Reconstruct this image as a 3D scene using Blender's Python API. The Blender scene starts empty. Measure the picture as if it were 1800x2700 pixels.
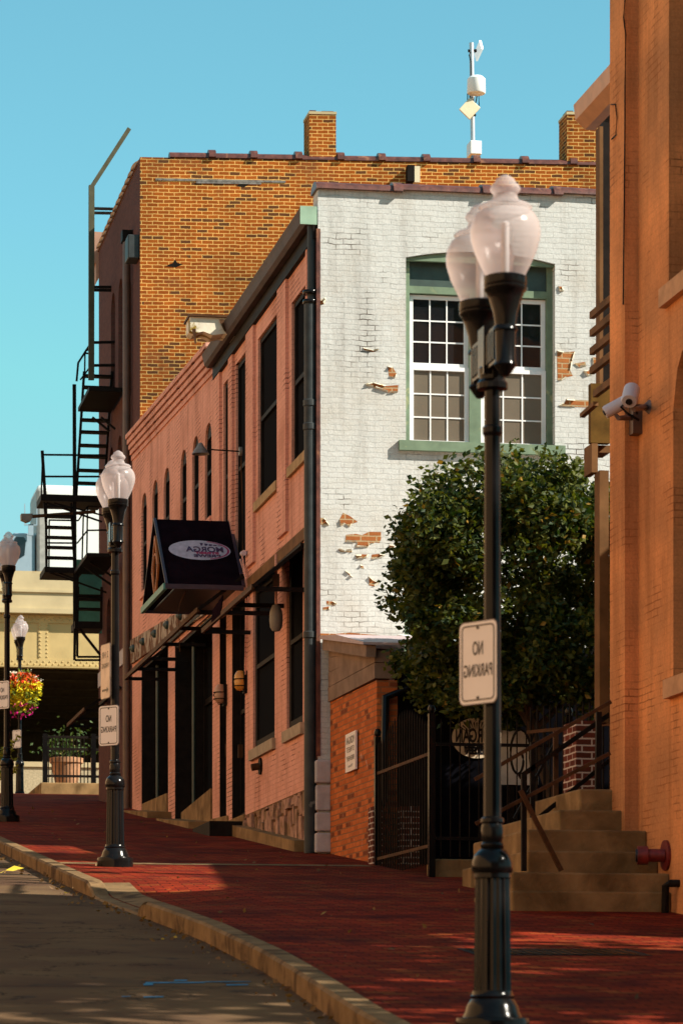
import bpy, bmesh, math, random
from mathutils import Vector, Matrix
random.seed(7)
C = bpy.context.scene.collection
R = math.radians
# ------------------------------------------------------------------ camera, sky, sun, exposure
sc = bpy.context.scene
F, HX, HY, S = 8300., 900., 2711., 1800/1568      # focal length and horizon in photo pixels
AL = math.atan(1550/F); ca, sa = math.cos(AL), math.sin(AL); CZ = 1.64
cam = bpy.data.cameras.new('camera'); co = bpy.data.objects.new('camera', cam); C.objects.link(co)
co.location = (0, 0, CZ); co.rotation_euler = (R(90), 0, -AL)
cam.sensor_fit = 'VERTICAL'; cam.sensor_height = 36; cam.lens = 36*F/2700
cam.shift_y = (HY-1350)/2700; cam.shift_x = 0
cam.clip_start = 0.1; cam.clip_end = 3000
cam.dof.use_dof = True; cam.dof.focus_distance = 43; cam.dof.aperture_fstop = 5.0
sc.camera = co
SUN = Vector((1.85, -1.0, 1.62)).normalized()
w = bpy.data.worlds.new('World'); sc.world = w; w.use_nodes = True
nt = w.node_tree; bg = nt.nodes['Background']
sky = nt.nodes.new('ShaderNodeTexSky'); sky.sky_type = 'NISHITA'; sky.sun_disc = False
sky.sun_elevation = math.asin(SUN.z); sky.sun_rotation = math.atan2(SUN.x, SUN.y)
sky.air_density = 1.0; sky.dust_density = 0.8; sky.ozone_density = 1.0; sky.altitude = 100
tint = nt.nodes.new('ShaderNodeMix'); tint.data_type = 'RGBA'; tint.blend_type = 'MULTIPLY'; tint.inputs[0].default_value = 1
tint.inputs[7].default_value = (0.56, 1.02, 0.86, 1)
cap = nt.nodes.new('ShaderNodeVectorMath'); cap.operation = 'MINIMUM'; cap.inputs[1].default_value = (2.9, 3.5, 4.5)   # soften the glare round the sun
nt.links.new(sky.outputs[0], cap.inputs[0]); nt.links.new(cap.outputs[0], tint.inputs[6]); nt.links.new(tint.outputs[2], bg.inputs[0])
bg.inputs[1].default_value = 0.113
sl = bpy.data.lights.new('sun', 'SUN'); sl.energy = 5.0; sl.angle = R(0.5); sl.color = (1.0, 0.92, 0.79)
so = bpy.data.objects.new('sun', sl); C.objects.link(so); so.rotation_euler = SUN.to_track_quat('Z', 'Y').to_euler()
so.location = (30, -20, 40)
vs = sc.view_settings; vs.view_transform = 'Standard'; vs.look = 'None'; vs.gamma = 1; vs.exposure = 0.88
sc.cycles.max_bounces = 8; sc.cycles.transparent_max_bounces = 12

# ------------------------------------------------------------------ placing: a pixel of the picture put on a real plane
def FX(dx, dy, x):
    t = (dx*S-HX)/F; Y = x/(ca*t+sa); return Vector((x, Y*(ca-sa*t), CZ+(HY-dy*S)/F*Y))
def FY(dx, dy, y):
    t = (dx*S-HX)/F; Y = y/(ca-sa*t); return Vector((Y*(ca*t+sa), y, CZ+(HY-dy*S)/F*Y))
def zz(zx, zy, ox, oy, sc_, y):            # a point read in an enlarged crop of the picture
    return FY((ox+zx/sc_)/S, (oy+zy/sc_)/S, y)
def gz(y):                                  # height of the sloping pavement
    if y < 70: return .04+.097*y
    if y > 84: return .04+.097*70+.62
    u = (y-70)/14; return .04+.097*70 + .097*14*(u-u*u/2)*0.913
def gs(x, y):                               # pavement surface, dipping to the dropped kerb
    a = 0 if y <= 27.5 or y >= 32.1 else min((y-27.5)/.9, 1) if y < 31.0 else (32.1-y)/1.1
    return gz(y)-.115*a*max(0, min(1, 1-(x-xk(y))/1.3))
def xk(y):
    P = [(-10, 3.3), (16.7, 3.47), (21.5, 3.70), (25.3, 3.72), (28.7, 3.57), (30.2, 3.50), (33.2, 3.44), (44, 3.38), (140, 3.3)]
    for (a, b), (c, d) in zip(P, P[1:]):
        if y <= c: return b+(d-b)*(y-a)/(c-a)
    return 3.3

# ------------------------------------------------------------------ mesh builder
OFF = {}; SHEAR = {}
class MB:
    def __init__(s): s.v = []; s.f = []
    def add(s, vs_, fs):
        n = len(s.v); s.v += [tuple(p) for p in vs_]; s.f += [tuple(n+i for i in f) for f in fs]; return s
    def quad(s, *p): return s.add(p, [tuple(range(len(p)))])
    def box(s, x0, x1, y0, y1, z0, z1):
        if x0 > x1: x0, x1 = x1, x0
        if y0 > y1: y0, y1 = y1, y0
        if z0 > z1: z0, z1 = z1, z0
        return s.add([(x0,y0,z0),(x1,y0,z0),(x1,y1,z0),(x0,y1,z0),(x0,y0,z1),(x1,y0,z1),(x1,y1,z1),(x0,y1,z1)],
                     [(0,3,2,1),(4,5,6,7),(0,1,5,4),(1,2,6,5),(2,3,7,6),(3,0,4,7)])
    def beam(s, p, q, w_, h, up=(0,0,1)):   # rectangular bar from p to q
        p, q = Vector(p), Vector(q); d = (q-p).normalized(); up = Vector(up)
        a = d.cross(up)
        if a.length < 1e-3: a = d.cross(Vector((0,1,0)))
        a.normalize(); b = a.cross(d).normalized(); a *= w_/2; b *= h/2
        return s.add([p-a-b,p+a-b,p+a+b,p-a+b,q-a-b,q+a-b,q+a+b,q-a+b],
                     [(0,3,2,1),(4,5,6,7),(0,1,5,4),(1,2,6,5),(2,3,7,6),(3,0,4,7)])
    def tube(s, pts, r, n=8, cap=True):
        pts = [Vector(p) for p in pts]; rings = []
        rr = r if isinstance(r, (list, tuple)) else [r]*len(pts)
        for i, p in enumerate(pts):
            d = (pts[min(i+1, len(pts)-1)]-pts[max(i-1, 0)]).normalized()
            u = d.cross(Vector((0,0,1)))
            if u.length < 1e-2: u = d.cross(Vector((0,1,0)))
            u.normalize(); v = d.cross(u)
            rings.append([p+(u*math.cos(6.28318*k/n)+v*math.sin(6.28318*k/n))*rr[i] for k in range(n)])
        vs_ = [p for r_ in rings for p in r_]; fs = []
        for i in range(len(rings)-1):
            for k in range(n): fs.append((i*n+k, i*n+(k+1) % n, (i+1)*n+(k+1) % n, (i+1)*n+k))
        if cap: fs += [tuple(range(n))[::-1], tuple((len(rings)-1)*n+k for k in range(n))]
        return s.add(vs_, fs)
    def lathe(s, prof, c=(0,0,0), n=24, flute=0, cap=True):   # prof: list of (radius, z)
        vs_ = []; fs = []
        for r, z in prof:
            for k in range(n):
                q = r*(1-(flute if k % 2 else 0)); a = 6.283185*k/n
                vs_.append((c[0]+q*math.cos(a), c[1]+q*math.sin(a), c[2]+z))
        for i in range(len(prof)-1):
            for k in range(n): fs.append((i*n+k, i*n+(k+1) % n, (i+1)*n+(k+1) % n, (i+1)*n+k))
        if cap: fs += [tuple(range(n))[::-1], tuple((len(prof)-1)*n+k for k in range(n))]
        return s.add(vs_, fs)
    def extr(s, poly, d):                    # closed polygon pushed along d
        d = Vector(d); n = len(poly); P = [Vector(p) for p in poly]
        fs = [tuple(range(n)), tuple(range(2*n-1, n-1, -1))]+[(i, n+i, n+(i+1) % n, (i+1) % n) for i in range(n)]
        return s.add(P+[p+d for p in P], fs)
    def build(s, name, m, parent=None, smooth=False, kind=None, label=None, bev=0):
        if parent is not None and parent.name == SHEAR.get('n'):     # this front is not quite square to the street
            s.v = [(p[0], p[1]-.115*max(0, p[0]-7.0), p[2]) for p in map(tuple, s.v)]
        off = Vector((0,0,0))
        if parent is not None: off = OFF.get(parent.name, off)
        me = bpy.data.meshes.new(name); me.from_pydata([tuple(Vector(p)-off) for p in s.v], [], s.f)
        me.materials.append(m)
        b = bmesh.new(); b.from_mesh(me); bmesh.ops.recalc_face_normals(b, faces=b.faces); b.to_mesh(me); b.free()
        if smooth:
            for p in me.polygons: p.use_smooth = True
        o = bpy.data.objects.new(name, me); C.objects.link(o)
        if parent is not None: o.parent = parent; OFF[o.name] = off
        if smooth:
            md = o.modifiers.new('edge', 'EDGE_SPLIT'); md.split_angle = R(40)
        if bev:
            md = o.modifiers.new('bevel', 'BEVEL'); md.width = bev; md.segments = 2; md.limit_method = 'ANGLE'
        if kind: o['kind'] = kind
        if label: o['label'] = label
        return o
def thing(name, loc, label, cat, group=None):
    o = bpy.data.objects.new(name, None); C.objects.link(o); o.location = loc; OFF[o.name] = Vector(loc)
    o['label'] = label; o['category'] = cat
    if group: o['group'] = group
    return o
def tag(o, label, cat, group=None):
    o['label'] = label; o['category'] = cat
    if group: o['group'] = group
    return o
def dup(root, loc, label, rz=None):          # a copy of a thing with copies of its parts and sub-parts
    r = root.copy(); C.objects.link(r); r.location = loc; r['label'] = label
    if rz is not None: r.rotation_euler = (0, 0, rz)
    for ch in list(root.children):
        c = ch.copy(); C.objects.link(c); c.parent = r
        for g in list(ch.children):
            d = g.copy(); C.objects.link(d); d.parent = c
    return r
def text_mesh(txt, size, bold=0.0, width=None):      # letters as flat polygons in x,z, mirrored as in the photograph
    cu = bpy.data.curves.new('letters', 'FONT'); cu.body = txt; cu.size = size; cu.align_x = 'CENTER'; cu.align_y = 'CENTER'; cu.offset = bold
    o = bpy.data.objects.new('letters', cu); C.objects.link(o)
    dg = bpy.context.evaluated_depsgraph_get(); me = bpy.data.meshes.new_from_object(o.evaluated_get(dg))
    V = [Vector((-v.co.x, 0, v.co.y)) for v in me.vertices]; P = [tuple(p.vertices) for p in me.polygons]
    bpy.data.objects.remove(o); bpy.data.curves.remove(cu); bpy.data.meshes.remove(me)
    if width:
        xs = [v.x for v in V]; k = width/(max(xs)-min(xs))
        for v in V: v.x *= k
    return V, P

# ------------------------------------------------------------------ materials
def newmat(name):
    m = bpy.data.materials.new(name); m.use_nodes = True; return m, m.node_tree, m.node_tree.nodes['Principled BSDF']
def nd(t, typ, **k):
    n = t.nodes.new(typ)
    for a, b in k.items(): setattr(n, a, b)
    return n
def mixc(t, fac, a, b, blend='MIX'):
    n = nd(t, 'ShaderNodeMix', data_type='RGBA', blend_type=blend)
    for i, v in ((0, fac), (6, a), (7, b)):
        if isinstance(v, (int, float)): n.inputs[i].default_value = v
        elif isinstance(v, tuple): n.inputs[i].default_value = (*v, 1) if len(v) == 3 else v
        else: t.links.new(v, n.inputs[i])
    return n.outputs[2]
def math_(t, op, a, b=0.0, c=None):
    n = nd(t, 'ShaderNodeMath', operation=op)
    for i, v in enumerate((a, b) if c is None else (a, b, c)):
        if isinstance(v, (int, float)): n.inputs[i].default_value = v
        else: t.links.new(v, n.inputs[i])
    return n.outputs[0]
def ramp(t, val, lo, hi, a=(0,0,0), b=(1,1,1)):
    n = nd(t, 'ShaderNodeValToRGB'); n.color_ramp.elements[0].position = lo; n.color_ramp.elements[1].position = hi
    n.color_ramp.elements[0].color = (*a, 1); n.color_ramp.elements[1].color = (*b, 1)
    t.links.new(val, n.inputs[0]); return n.outputs[0]
def noise(t, scale, detail=4, vec=None, rough=.55, dist=0):
    n = nd(t, 'ShaderNodeTexNoise'); n.inputs['Scale'].default_value = scale; n.inputs['Detail'].default_value = detail
    n.inputs['Roughness'].default_value = rough; n.inputs['Distortion'].default_value = dist
    if vec is None: vec = nd(t, 'ShaderNodeNewGeometry').outputs['Position']
    t.links.new(vec, n.inputs['Vector']); return n.outputs[0]
def bump(t, p, h, strength, dist=.01, prev=None):
    b = nd(t, 'ShaderNodeBump'); b.inputs['Strength'].default_value = strength; b.inputs['Distance'].default_value = dist
    t.links.new(h, b.inputs['Height'])
    if prev is not None: t.links.new(prev, b.inputs['Normal'])
    t.links.new(b.outputs[0], p.inputs['Normal']); return b.outputs[0]
def plain(name, col, rough=.7, metal=0, var=.25, scale=6, bmp=0, bscale=30, spec=.5, col2=None, lo=.4, hi=.65):
    m, t, p = newmat(name)
    n = noise(t, scale, 5)
    dark = tuple(c*(1-var) for c in col); lite = tuple(min(1, c*(1+var*.6)) for c in col)
    c = mixc(t, ramp(t, n, .3, .7), dark, lite)
    if col2: c = mixc(t, ramp(t, noise(t, scale*.6, 6, dist=.6), lo, hi), c, col2)
    t.links.new(c, p.inputs['Base Color']); p.inputs['Roughness'].default_value = rough; p.inputs['Metallic'].default_value = metal
    p.inputs['Specular IOR Level'].default_value = spec if spec != .5 or rough < .55 else .06
    if bmp: bump(t, p, noise(t, bscale, 5), bmp)
    return m
def wallvec(t, flat=False, wob=.012):
    g = nd(t, 'ShaderNodeNewGeometry'); s = nd(t, 'ShaderNodeSeparateXYZ'); t.links.new(g.outputs['Position'], s.inputs[0])
    cmb = nd(t, 'ShaderNodeCombineXYZ')
    if flat:
        t.links.new(s.outputs[0], cmb.inputs[0]); t.links.new(s.outputs[1], cmb.inputs[1])
    else:
        sn = nd(t, 'ShaderNodeSeparateXYZ'); t.links.new(g.outputs['True Normal'], sn.inputs[0])
        k = math_(t, 'GREATER_THAN', math_(t, 'ABSOLUTE', sn.outputs[0]), .6)
        mx = nd(t, 'ShaderNodeMix', data_type='FLOAT'); t.links.new(k, mx.inputs[0]); t.links.new(s.outputs[0], mx.inputs[2]); t.links.new(s.outputs[1], mx.inputs[3])
        t.links.new(mx.outputs[0], cmb.inputs[0]); t.links.new(s.outputs[2], cmb.inputs[1])
    if wob:
        n = nd(t, 'ShaderNodeTexNoise'); n.inputs['Scale'].default_value = 5; n.inputs['Detail'].default_value = 3; t.links.new(g.outputs['Position'], n.inputs['Vector'])
        a = nd(t, 'ShaderNodeVectorMath', operation='MULTIPLY_ADD'); t.links.new(n.outputs[1], a.inputs[0]); a.inputs[1].default_value = (wob*2,)*3
        t.links.new(cmb.outputs[0], a.inputs[2]); return a.outputs[0]
    return cmb.outputs[0]
def brick(name, c1, c2, mort, bw=.203, rh=.0677, ms=.009, flat=False, wob=.008, bmp=.5, dirt=None, dlo=.5, dhi=.75, dscale=.8,
          rough=.85, odd=None, smooth=.15, joint=None, fine=.25, offset=.5, mvar=0.0, tone=0, streak=0):
    m, t, p = newmat(name); v = wallvec(t, flat, wob)
    b = nd(t, 'ShaderNodeTexBrick'); b.offset = offset; t.links.new(v, b.inputs['Vector'])
    b.inputs['Scale'].default_value = 1; b.inputs['Mortar Size'].default_value = ms; b.inputs['Mortar Smooth'].default_value = smooth
    b.inputs['Brick Width'].default_value = bw; b.inputs['Row Height'].default_value = rh; b.inputs['Bias'].default_value = 0
    b.inputs['Color1'].default_value = (*c1, 1); b.inputs['Color2'].default_value = (*c2, 1); b.inputs['Mortar'].default_value = (*mort, 1)
    c = b.outputs[0]; fac = b.outputs[1]
    if odd:                                   # some bricks burnt darker
        b2 = nd(t, 'ShaderNodeTexBrick'); b2.offset = offset; t.links.new(v, b2.inputs['Vector']); b2.inputs['Scale'].default_value = 1
        b2.inputs['Mortar Size'].default_value = 0; b2.inputs['Brick Width'].default_value = bw; b2.inputs['Row Height'].default_value = rh
        b2.inputs['Color1'].default_value = (0,0,0,1); b2.inputs['Color2'].default_value = (1,1,1,1)
        k = math_(t, 'MULTIPLY', math_(t, 'GREATER_THAN', math_(t, 'ADD', b2.outputs[0], math_(t, 'MULTIPLY', noise(t, .6, 4), .8)), odd[1]), math_(t, 'SUBTRACT', 1, fac))
        c = mixc(t, math_(t, 'MULTIPLY', k, .75), c, odd[0])
    if tone:
        c = mixc(t, 1.0, c, ramp(t, noise(t, tone, 3, rough=.6), .36, .66, (.66,.66,.70), (1.16,1.04,.95)), 'MULTIPLY')
    if joint:                                 # open joints in patches
        k = math_(t, 'MULTIPLY', fac, ramp(t, noise(t, joint[1], 5), joint[2], joint[2]+.08)); c = mixc(t, k, c, joint[0])
    if dirt: c = mixc(t, ramp(t, noise(t, dscale, 6, rough=.65), dlo, dhi), c, dirt)
    if streak:                                # rain streaks and soot
        g = nd(t, 'ShaderNodeNewGeometry'); sm = nd(t, 'ShaderNodeVectorMath', operation='MULTIPLY'); t.links.new(g.outputs['Position'], sm.inputs[0]); sm.inputs[1].default_value = (3.2, 3.2, .32)
        c = mixc(t, math_(t, 'MULTIPLY', ramp(t, noise(t, 1.0, 6, sm.outputs[0], .68), .50, .74), streak), c, mixc(t, 1.0, c, (.50,.46,.43), 'MULTIPLY'))
    fn = noise(t, 45, 4); c = mixc(t, .35, c, mixc(t, ramp(t, fn, .3, .75), (.55,.55,.55), (1.25,1.25,1.25)), 'MULTIPLY')
    t.links.new(c, p.inputs['Base Color']); p.inputs['Roughness'].default_value = rough; p.inputs['Specular IOR Level'].default_value = .03
    h = math_(t, 'SUBTRACT', math_(t, 'MULTIPLY', noise(t, 9, 5), .9), fac)
    pn = bump(t, p, h, bmp, .012); bump(t, p, fn, fine, .006, pn)
    return m

M = {}
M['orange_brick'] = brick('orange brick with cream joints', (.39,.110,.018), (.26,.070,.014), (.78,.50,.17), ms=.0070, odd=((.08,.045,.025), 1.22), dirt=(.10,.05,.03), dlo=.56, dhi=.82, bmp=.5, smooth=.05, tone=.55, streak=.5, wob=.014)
M['red_brick'] = brick('fresh red brick', (.62,.17,.05), (.40,.10,.03), (.30,.13,.06), dirt=(.62,.36,.26), dlo=.64, dhi=.70, dscale=3.2, odd=((.14,.05,.03), 1.26), bmp=.6)
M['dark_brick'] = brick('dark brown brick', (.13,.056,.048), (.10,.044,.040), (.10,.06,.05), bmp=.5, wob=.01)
M['pier_brick'] = brick('dark red brick with white joints', (.16,.04,.025), (.10,.03,.02), (.55,.45,.38), ms=.008, bmp=.3)
M['pink'] = brick('pink painted brick', (.78,.39,.29), (.73,.36,.265), (.66,.32,.235), dirt=(.47,.205,.135), dlo=.5, dhi=.8, joint=((.16,.055,.035), 1.1, .54), bmp=.55, streak=.6, wob=.01, ms=.006, mvar=1)
M['buff'] = brick('buff orange painted brick', (.78,.345,.14), (.76,.335,.135), (.73,.315,.127), dirt=(.46,.175,.07), dlo=.5, dhi=.85, joint=((.36,.13,.05), 1.6, .54), bmp=.40, tone=.7, streak=.7, wob=.01, ms=.006)
M['white_brick'] = brick('white painted old brick', (.60,.60,.575), (.57,.57,.545), (.52,.52,.50), joint=((.12,.10,.085), 1.5, .565), bmp=.65, streak=.55, wob=.026, ms=.006, dirt=(.52,.49,.44), dlo=.48, dhi=.75, dscale=1.3, fine=.35)
M['bare'] = brick('bare brick under the paint', (.40,.15,.05), (.30,.10,.035), (.42,.30,.17), bmp=.6)
M['clay'] = plain('glazed clay coping', (.115,.038,.026), .4, bmp=.2, var=.5, scale=9, col2=(.24,.10,.05), lo=.58, hi=.72)
M['stone'] = plain('rough painted stone', (.42,.24,.17), .9, bmp=1.0, bscale=9, var=.4, col2=(.22,.13,.07), scale=7, lo=.45, hi=.6)
M['quoin'] = plain('painted stone with lavender shade in colour', (.48,.44,.44), .9, bmp=.8, bscale=12, var=.2)  # lavender shade of the white corner put into the colour
M['concrete'] = plain('old concrete', (.27,.165,.075), .9, bmp=.9, bscale=30, var=.4, scale=3, col2=(.12,.07,.03), lo=.50, hi=.70)
M['kerb'] = plain('worn stone kerb', (.20,.125,.06), .85, bmp=.9, bscale=25, var=.35, scale=4, col2=(.07,.04,.02), lo=.52, hi=.66)
M['barrier'] = plain('overpass concrete', (.52,.42,.25), .9, bmp=.3, bscale=8, var=.12, scale=1.5, col2=(.36,.24,.12), lo=.66, hi=.8)
M['stucco'] = plain('pebble retaining wall', (.45,.37,.24), .95, bmp=.8, bscale=22, var=.3, scale=20)
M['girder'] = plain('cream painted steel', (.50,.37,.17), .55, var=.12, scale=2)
M['under'] = plain('shaded steel stringer', (.055,.040,.022), .7, var=.3)  # dark base colour holds the shade under the deck
M['black'] = plain('black gloss iron paint', (.008,.007,.007), .18, var=.3, bmp=.04, bscale=60, spec=.17)
M['iron'] = plain('weathered black iron', (.014,.010,.008), .55, var=.4, scale=12)
M['rust'] = plain('rusty brown iron', (.085,.038,.017), .6, var=.4, scale=9)
M['pipe'] = plain('grey green cast pipe', (.040,.045,.046), .5, spec=.2, bmp=.1, var=.3, scale=5, col2=(.25,.25,.22), lo=.68, hi=.74)
M['brownpipe'] = plain('brown painted pipe', (.10,.05,.03), .5)
M['darkwood'] = plain('dark painted timber', (.016,.012,.010), .6, var=.4)
M['fascia'] = plain('brown metal gutter', (.055,.034,.032), .6, spec=.2, var=.3, scale=3)
M['wood'] = plain('brown stained timber', (.17,.085,.035), .7, var=.4, scale=3, bmp=.2, bscale=20)
M['oldwood'] = plain('grey brown siding', (.24,.165,.12), .8, var=.3, scale=4, bmp=.2)
M['copper'] = plain('tan painted gutter', (.55,.27,.13), .5, var=.15)
M['green'] = plain('sage green paint', (.17,.23,.155), .6, var=.2, col2=(.42,.40,.20), lo=.6, hi=.75)
M['dkgreen'] = plain('dark green paint', (.035,.060,.050), .5, var=.3)
M['patina'] = plain('pale green flashing', (.30,.43,.32), .6, var=.2)
M['whitep'] = plain('white paint', (.80,.79,.78), .5, var=.05)
M['flake'] = plain('curled paint flake', (.68,.63,.50), .7, var=.2, scale=20, col2=(.55,.30,.08), lo=.55, hi=.7)
M['peeling'] = plain('peeling white and rust beam', (.40,.33,.25), .8, var=.4, scale=6, bmp=.7, bscale=9, col2=(.13,.06,.03), lo=.46, hi=.54)
M['roof_shaded'] = plain('roof sheet with lavender shade in colour', (.45,.36,.36), .6, var=.1)  # annex roof, its shade put into the colour
M['roof_sunlit'] = plain('roof sheet with sunlight in colour', (.82,.81,.78), .6, var=.04)  # same annex roof, its sunlight put into the colour
M['navy'] = plain('black painted boards', (.005,.005,.007), .8, var=.4, spec=.0)
M['cream'] = plain('cream sign paint', (.62,.50,.36), .6, var=.08)
M['signwhite'] = plain('white sign sheet', (.78,.72,.70), .35, var=.04)
M['ink'] = plain('black ink', (.012,.010,.012), .4, var=.1)
M['purple'] = plain('dark purple print', (.06,.02,.07), .5, var=.2)
M['magenta'] = plain('crimson print', (.42,.02,.10), .5, var=.2)
M['lilac'] = plain('weathered logo white', (.58,.50,.56), .6, var=.2, scale=14)
M['canvas'] = plain('black canopy canvas', (.012,.006,.009), .9, var=.35, scale=5, bmp=.15, bscale=8, spec=.0, )
M['teal'] = plain('teal trim', (.06,.24,.20), .5)
M['redpaint'] = plain('red fire paint', (.16,.012,.010), .5, var=.4, scale=14)
M['camgrey'] = plain('white camera housing', (.55,.52,.58), .4, var=.05)
M['galv'] = plain('galvanised steel', (.55,.55,.57), .35, metal=.4, var=.12)
M['ivory'] = plain('ivory plastic', (.74,.62,.42), .5, var=.08)
M['white'] = plain('bright white plastic', (.85,.84,.82), .45, var=.03)
M['amber'] = plain('yellow glass', (.65,.30,.05), .3)
M['dullglass'] = plain('dusty lamp glass', (.42,.24,.16), .4)
M['greyegg'] = plain('grey enamel', (.20,.17,.14), .5, var=.3)
M['terracotta'] = plain('terracotta', (.42,.22,.12), .8)
M['truckwhite'] = plain('white trailer skin', (.78,.77,.73), .5, var=.05, scale=1)
M['cabblue'] = plain('blue grey cab paint', (.30,.38,.44), .35, var=.08)
M['bark'] = plain('bark', (.075,.05,.035), .9, bmp=.8, bscale=25)
M['opp'] = brick('bright bounce brick across the street', (.86,.51,.27), (.82,.48,.25), (.80,.52,.30), bmp=.3)  # colour kept bright so the added row throws warm light back
def glass(name, col, rough=.04):
    m, t, p = newmat(name); p.inputs['Base Color'].default_value = (*col, 1); p.inputs['Roughness'].default_value = rough
    p.inputs['Specular IOR Level'].default_value = .6; bump(t, p, noise(t, 1.5, 2), .06, .05); return m
M['glass'] = glass('dark window glass', (.010,.011,.013)); M['dullpane'] = glass('dusty street window glass', (.012,.013,.015), .3); M['dullpane'].node_tree.nodes['Principled BSDF'].inputs['Specular IOR Level'].default_value = .0; M['blind'] = plain('taupe window blind behind glass', (.15,.12,.088), .25, var=.06)
def globe_mat():
    m, t, p = newmat('frosted lamp globe'); out = t.nodes['Material Output']
    tr = nd(t, 'ShaderNodeBsdfTransparent'); tr.inputs[0].default_value = (.93,.90,.90,1)
    tl = nd(t, 'ShaderNodeBsdfTranslucent'); tl.inputs[0].default_value = (.82,.72,.69,1)
    p.inputs['Base Color'].default_value = (.60,.53,.52,1); p.inputs['Roughness'].default_value = .22
    lw = nd(t, 'ShaderNodeLayerWeight'); lw.inputs[0].default_value = .35
    a = nd(t, 'ShaderNodeMixShader'); a.inputs[0].default_value = .5; t.links.new(p.outputs[0], a.inputs[1]); t.links.new(tl.outputs[0], a.inputs[2])
    b = nd(t, 'ShaderNodeMixShader'); t.links.new(math_(t, 'ADD', math_(t, 'MULTIPLY', lw.outputs[1], .45), .38), b.inputs[0])
    t.links.new(tr.outputs[0], b.inputs[1]); t.links.new(a.outputs[0], b.inputs[2]); t.links.new(b.outputs[0], out.inputs[0])
    bump(t, p, noise(t, 90, 2), .25, .004); return m
M['globe'] = globe_mat()
def leafmat(name, c1, c2, c3, scale=2.5):
    m, t, p = newmat(name); out = t.nodes['Material Output']
    oi = nd(t, 'ShaderNodeTexWhiteNoise', noise_dimensions='3D'); g = nd(t, 'ShaderNodeNewGeometry')
    t.links.new(g.outputs['Random Per Island'], oi.inputs['Vector'])
    c = mixc(t, ramp(t, g.outputs['Random Per Island'], .2, .9), c1, c2)
    c = mixc(t, ramp(t, oi.outputs[0], .965, .985), c, c3)
    t.links.new(c, p.inputs['Base Color']); p.inputs['Roughness'].default_value = .6; p.inputs['Specular IOR Level'].default_value = .3
    tl = nd(t, 'ShaderNodeBsdfTranslucent'); t.links.new(mixc(t, 1.0, c, (1.5,1.5,.6), 'MULTIPLY'), tl.inputs[0])
    a = nd(t, 'ShaderNodeMixShader'); a.inputs[0].default_value = .28; t.links.new(p.outputs[0], a.inputs[1]); t.links.new(tl.outputs[0], a.inputs[2])
    t.links.new(a.outputs[0], out.inputs[0]); return m
M['leaf'] = leafmat('dark glossy leaves', (.016,.036,.007), (.10,.11,.012), (.26,.15,.02))
M['leaf2'] = leafmat('street tree leaves', (.03,.06,.012), (.06,.10,.02), (.2,.16,.03))
M['herb'] = leafmat('yellow green leaves', (.20,.22,.03), (.38,.36,.05), (.45,.38,.08))
M['dead'] = leafmat('dry fallen leaves', (.10,.05,.02), (.22,.12,.04), (.4,.3,.05))
def road_mat():
    m, t, p = newmat('tan concrete road'); n = noise(t, .9, 6); f = noise(t, 60, 3)
    c = mixc(t, ramp(t, n, .35, .7), (.088,.050,.031), (.150,.095,.050)); c = mixc(t, .35, c, mixc(t, f, (.6,.6,.6), (1.3,1.3,1.3)), 'MULTIPLY')
    c = mixc(t, ramp(t, noise(t, 2.2, 7, dist=1.2), .60, .72), c, (.06,.042,.032))
    crack = math_(t, 'LESS_THAN', math_(t, 'ABSOLUTE', math_(t, 'SUBTRACT', noise(t, .45, 7, rough=.62), .5)), .0035)     # thin wandering cracks
    g = nd(t, 'ShaderNodeNewGeometry'); sp = nd(t, 'ShaderNodeSeparateXYZ'); t.links.new(g.outputs['Position'], sp.inputs[0])
    jy = math_(t, 'LESS_THAN', math_(t, 'ABSOLUTE', math_(t, 'SUBTRACT', math_(t, 'FRACT', math_(t, 'DIVIDE', math_(t, 'ADD', sp.outputs[1], math_(t, 'MULTIPLY', noise(t, 3, 2), .05)), 4.6)), .5)), .004)
    jx = math_(t, 'LESS_THAN', math_(t, 'ABSOLUTE', math_(t, 'SUBTRACT', sp.outputs[0], .6)), .012)
    c = mixc(t, math_(t, 'MULTIPLY', math_(t, 'MAXIMUM', math_(t, 'MAXIMUM', crack, jy), jx), .8), c, (.02,.014,.010))
    c = mixc(t, math_(t, 'MULTIPLY', ramp(t, noise(t, .35, 4, dist=.5), .58, .66), .5), c, (.05,.038,.030))
    t.links.new(c, p.inputs['Base Color']); p.inputs['Roughness'].default_value = .9; p.inputs['Specular IOR Level'].default_value = .02
    bump(t, p, f, .3, .005); return m
M['road'] = road_mat()
M['paver'] = brick('red clay pavers', (.27,.036,.013), (.12,.013,.008), (.025,.006,.005), bw=.22, rh=.11, ms=.006, flat=True, wob=.012, bmp=.7, odd=((.26,.07,.02), 1.24), dirt=(.055,.008,.008), dlo=.5, dhi=.72, dscale=1.4, rough=.9, tone=.9)
M['soil'] = plain('dry ground', (.16,.12,.07), .95, bmp=.5)

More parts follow.
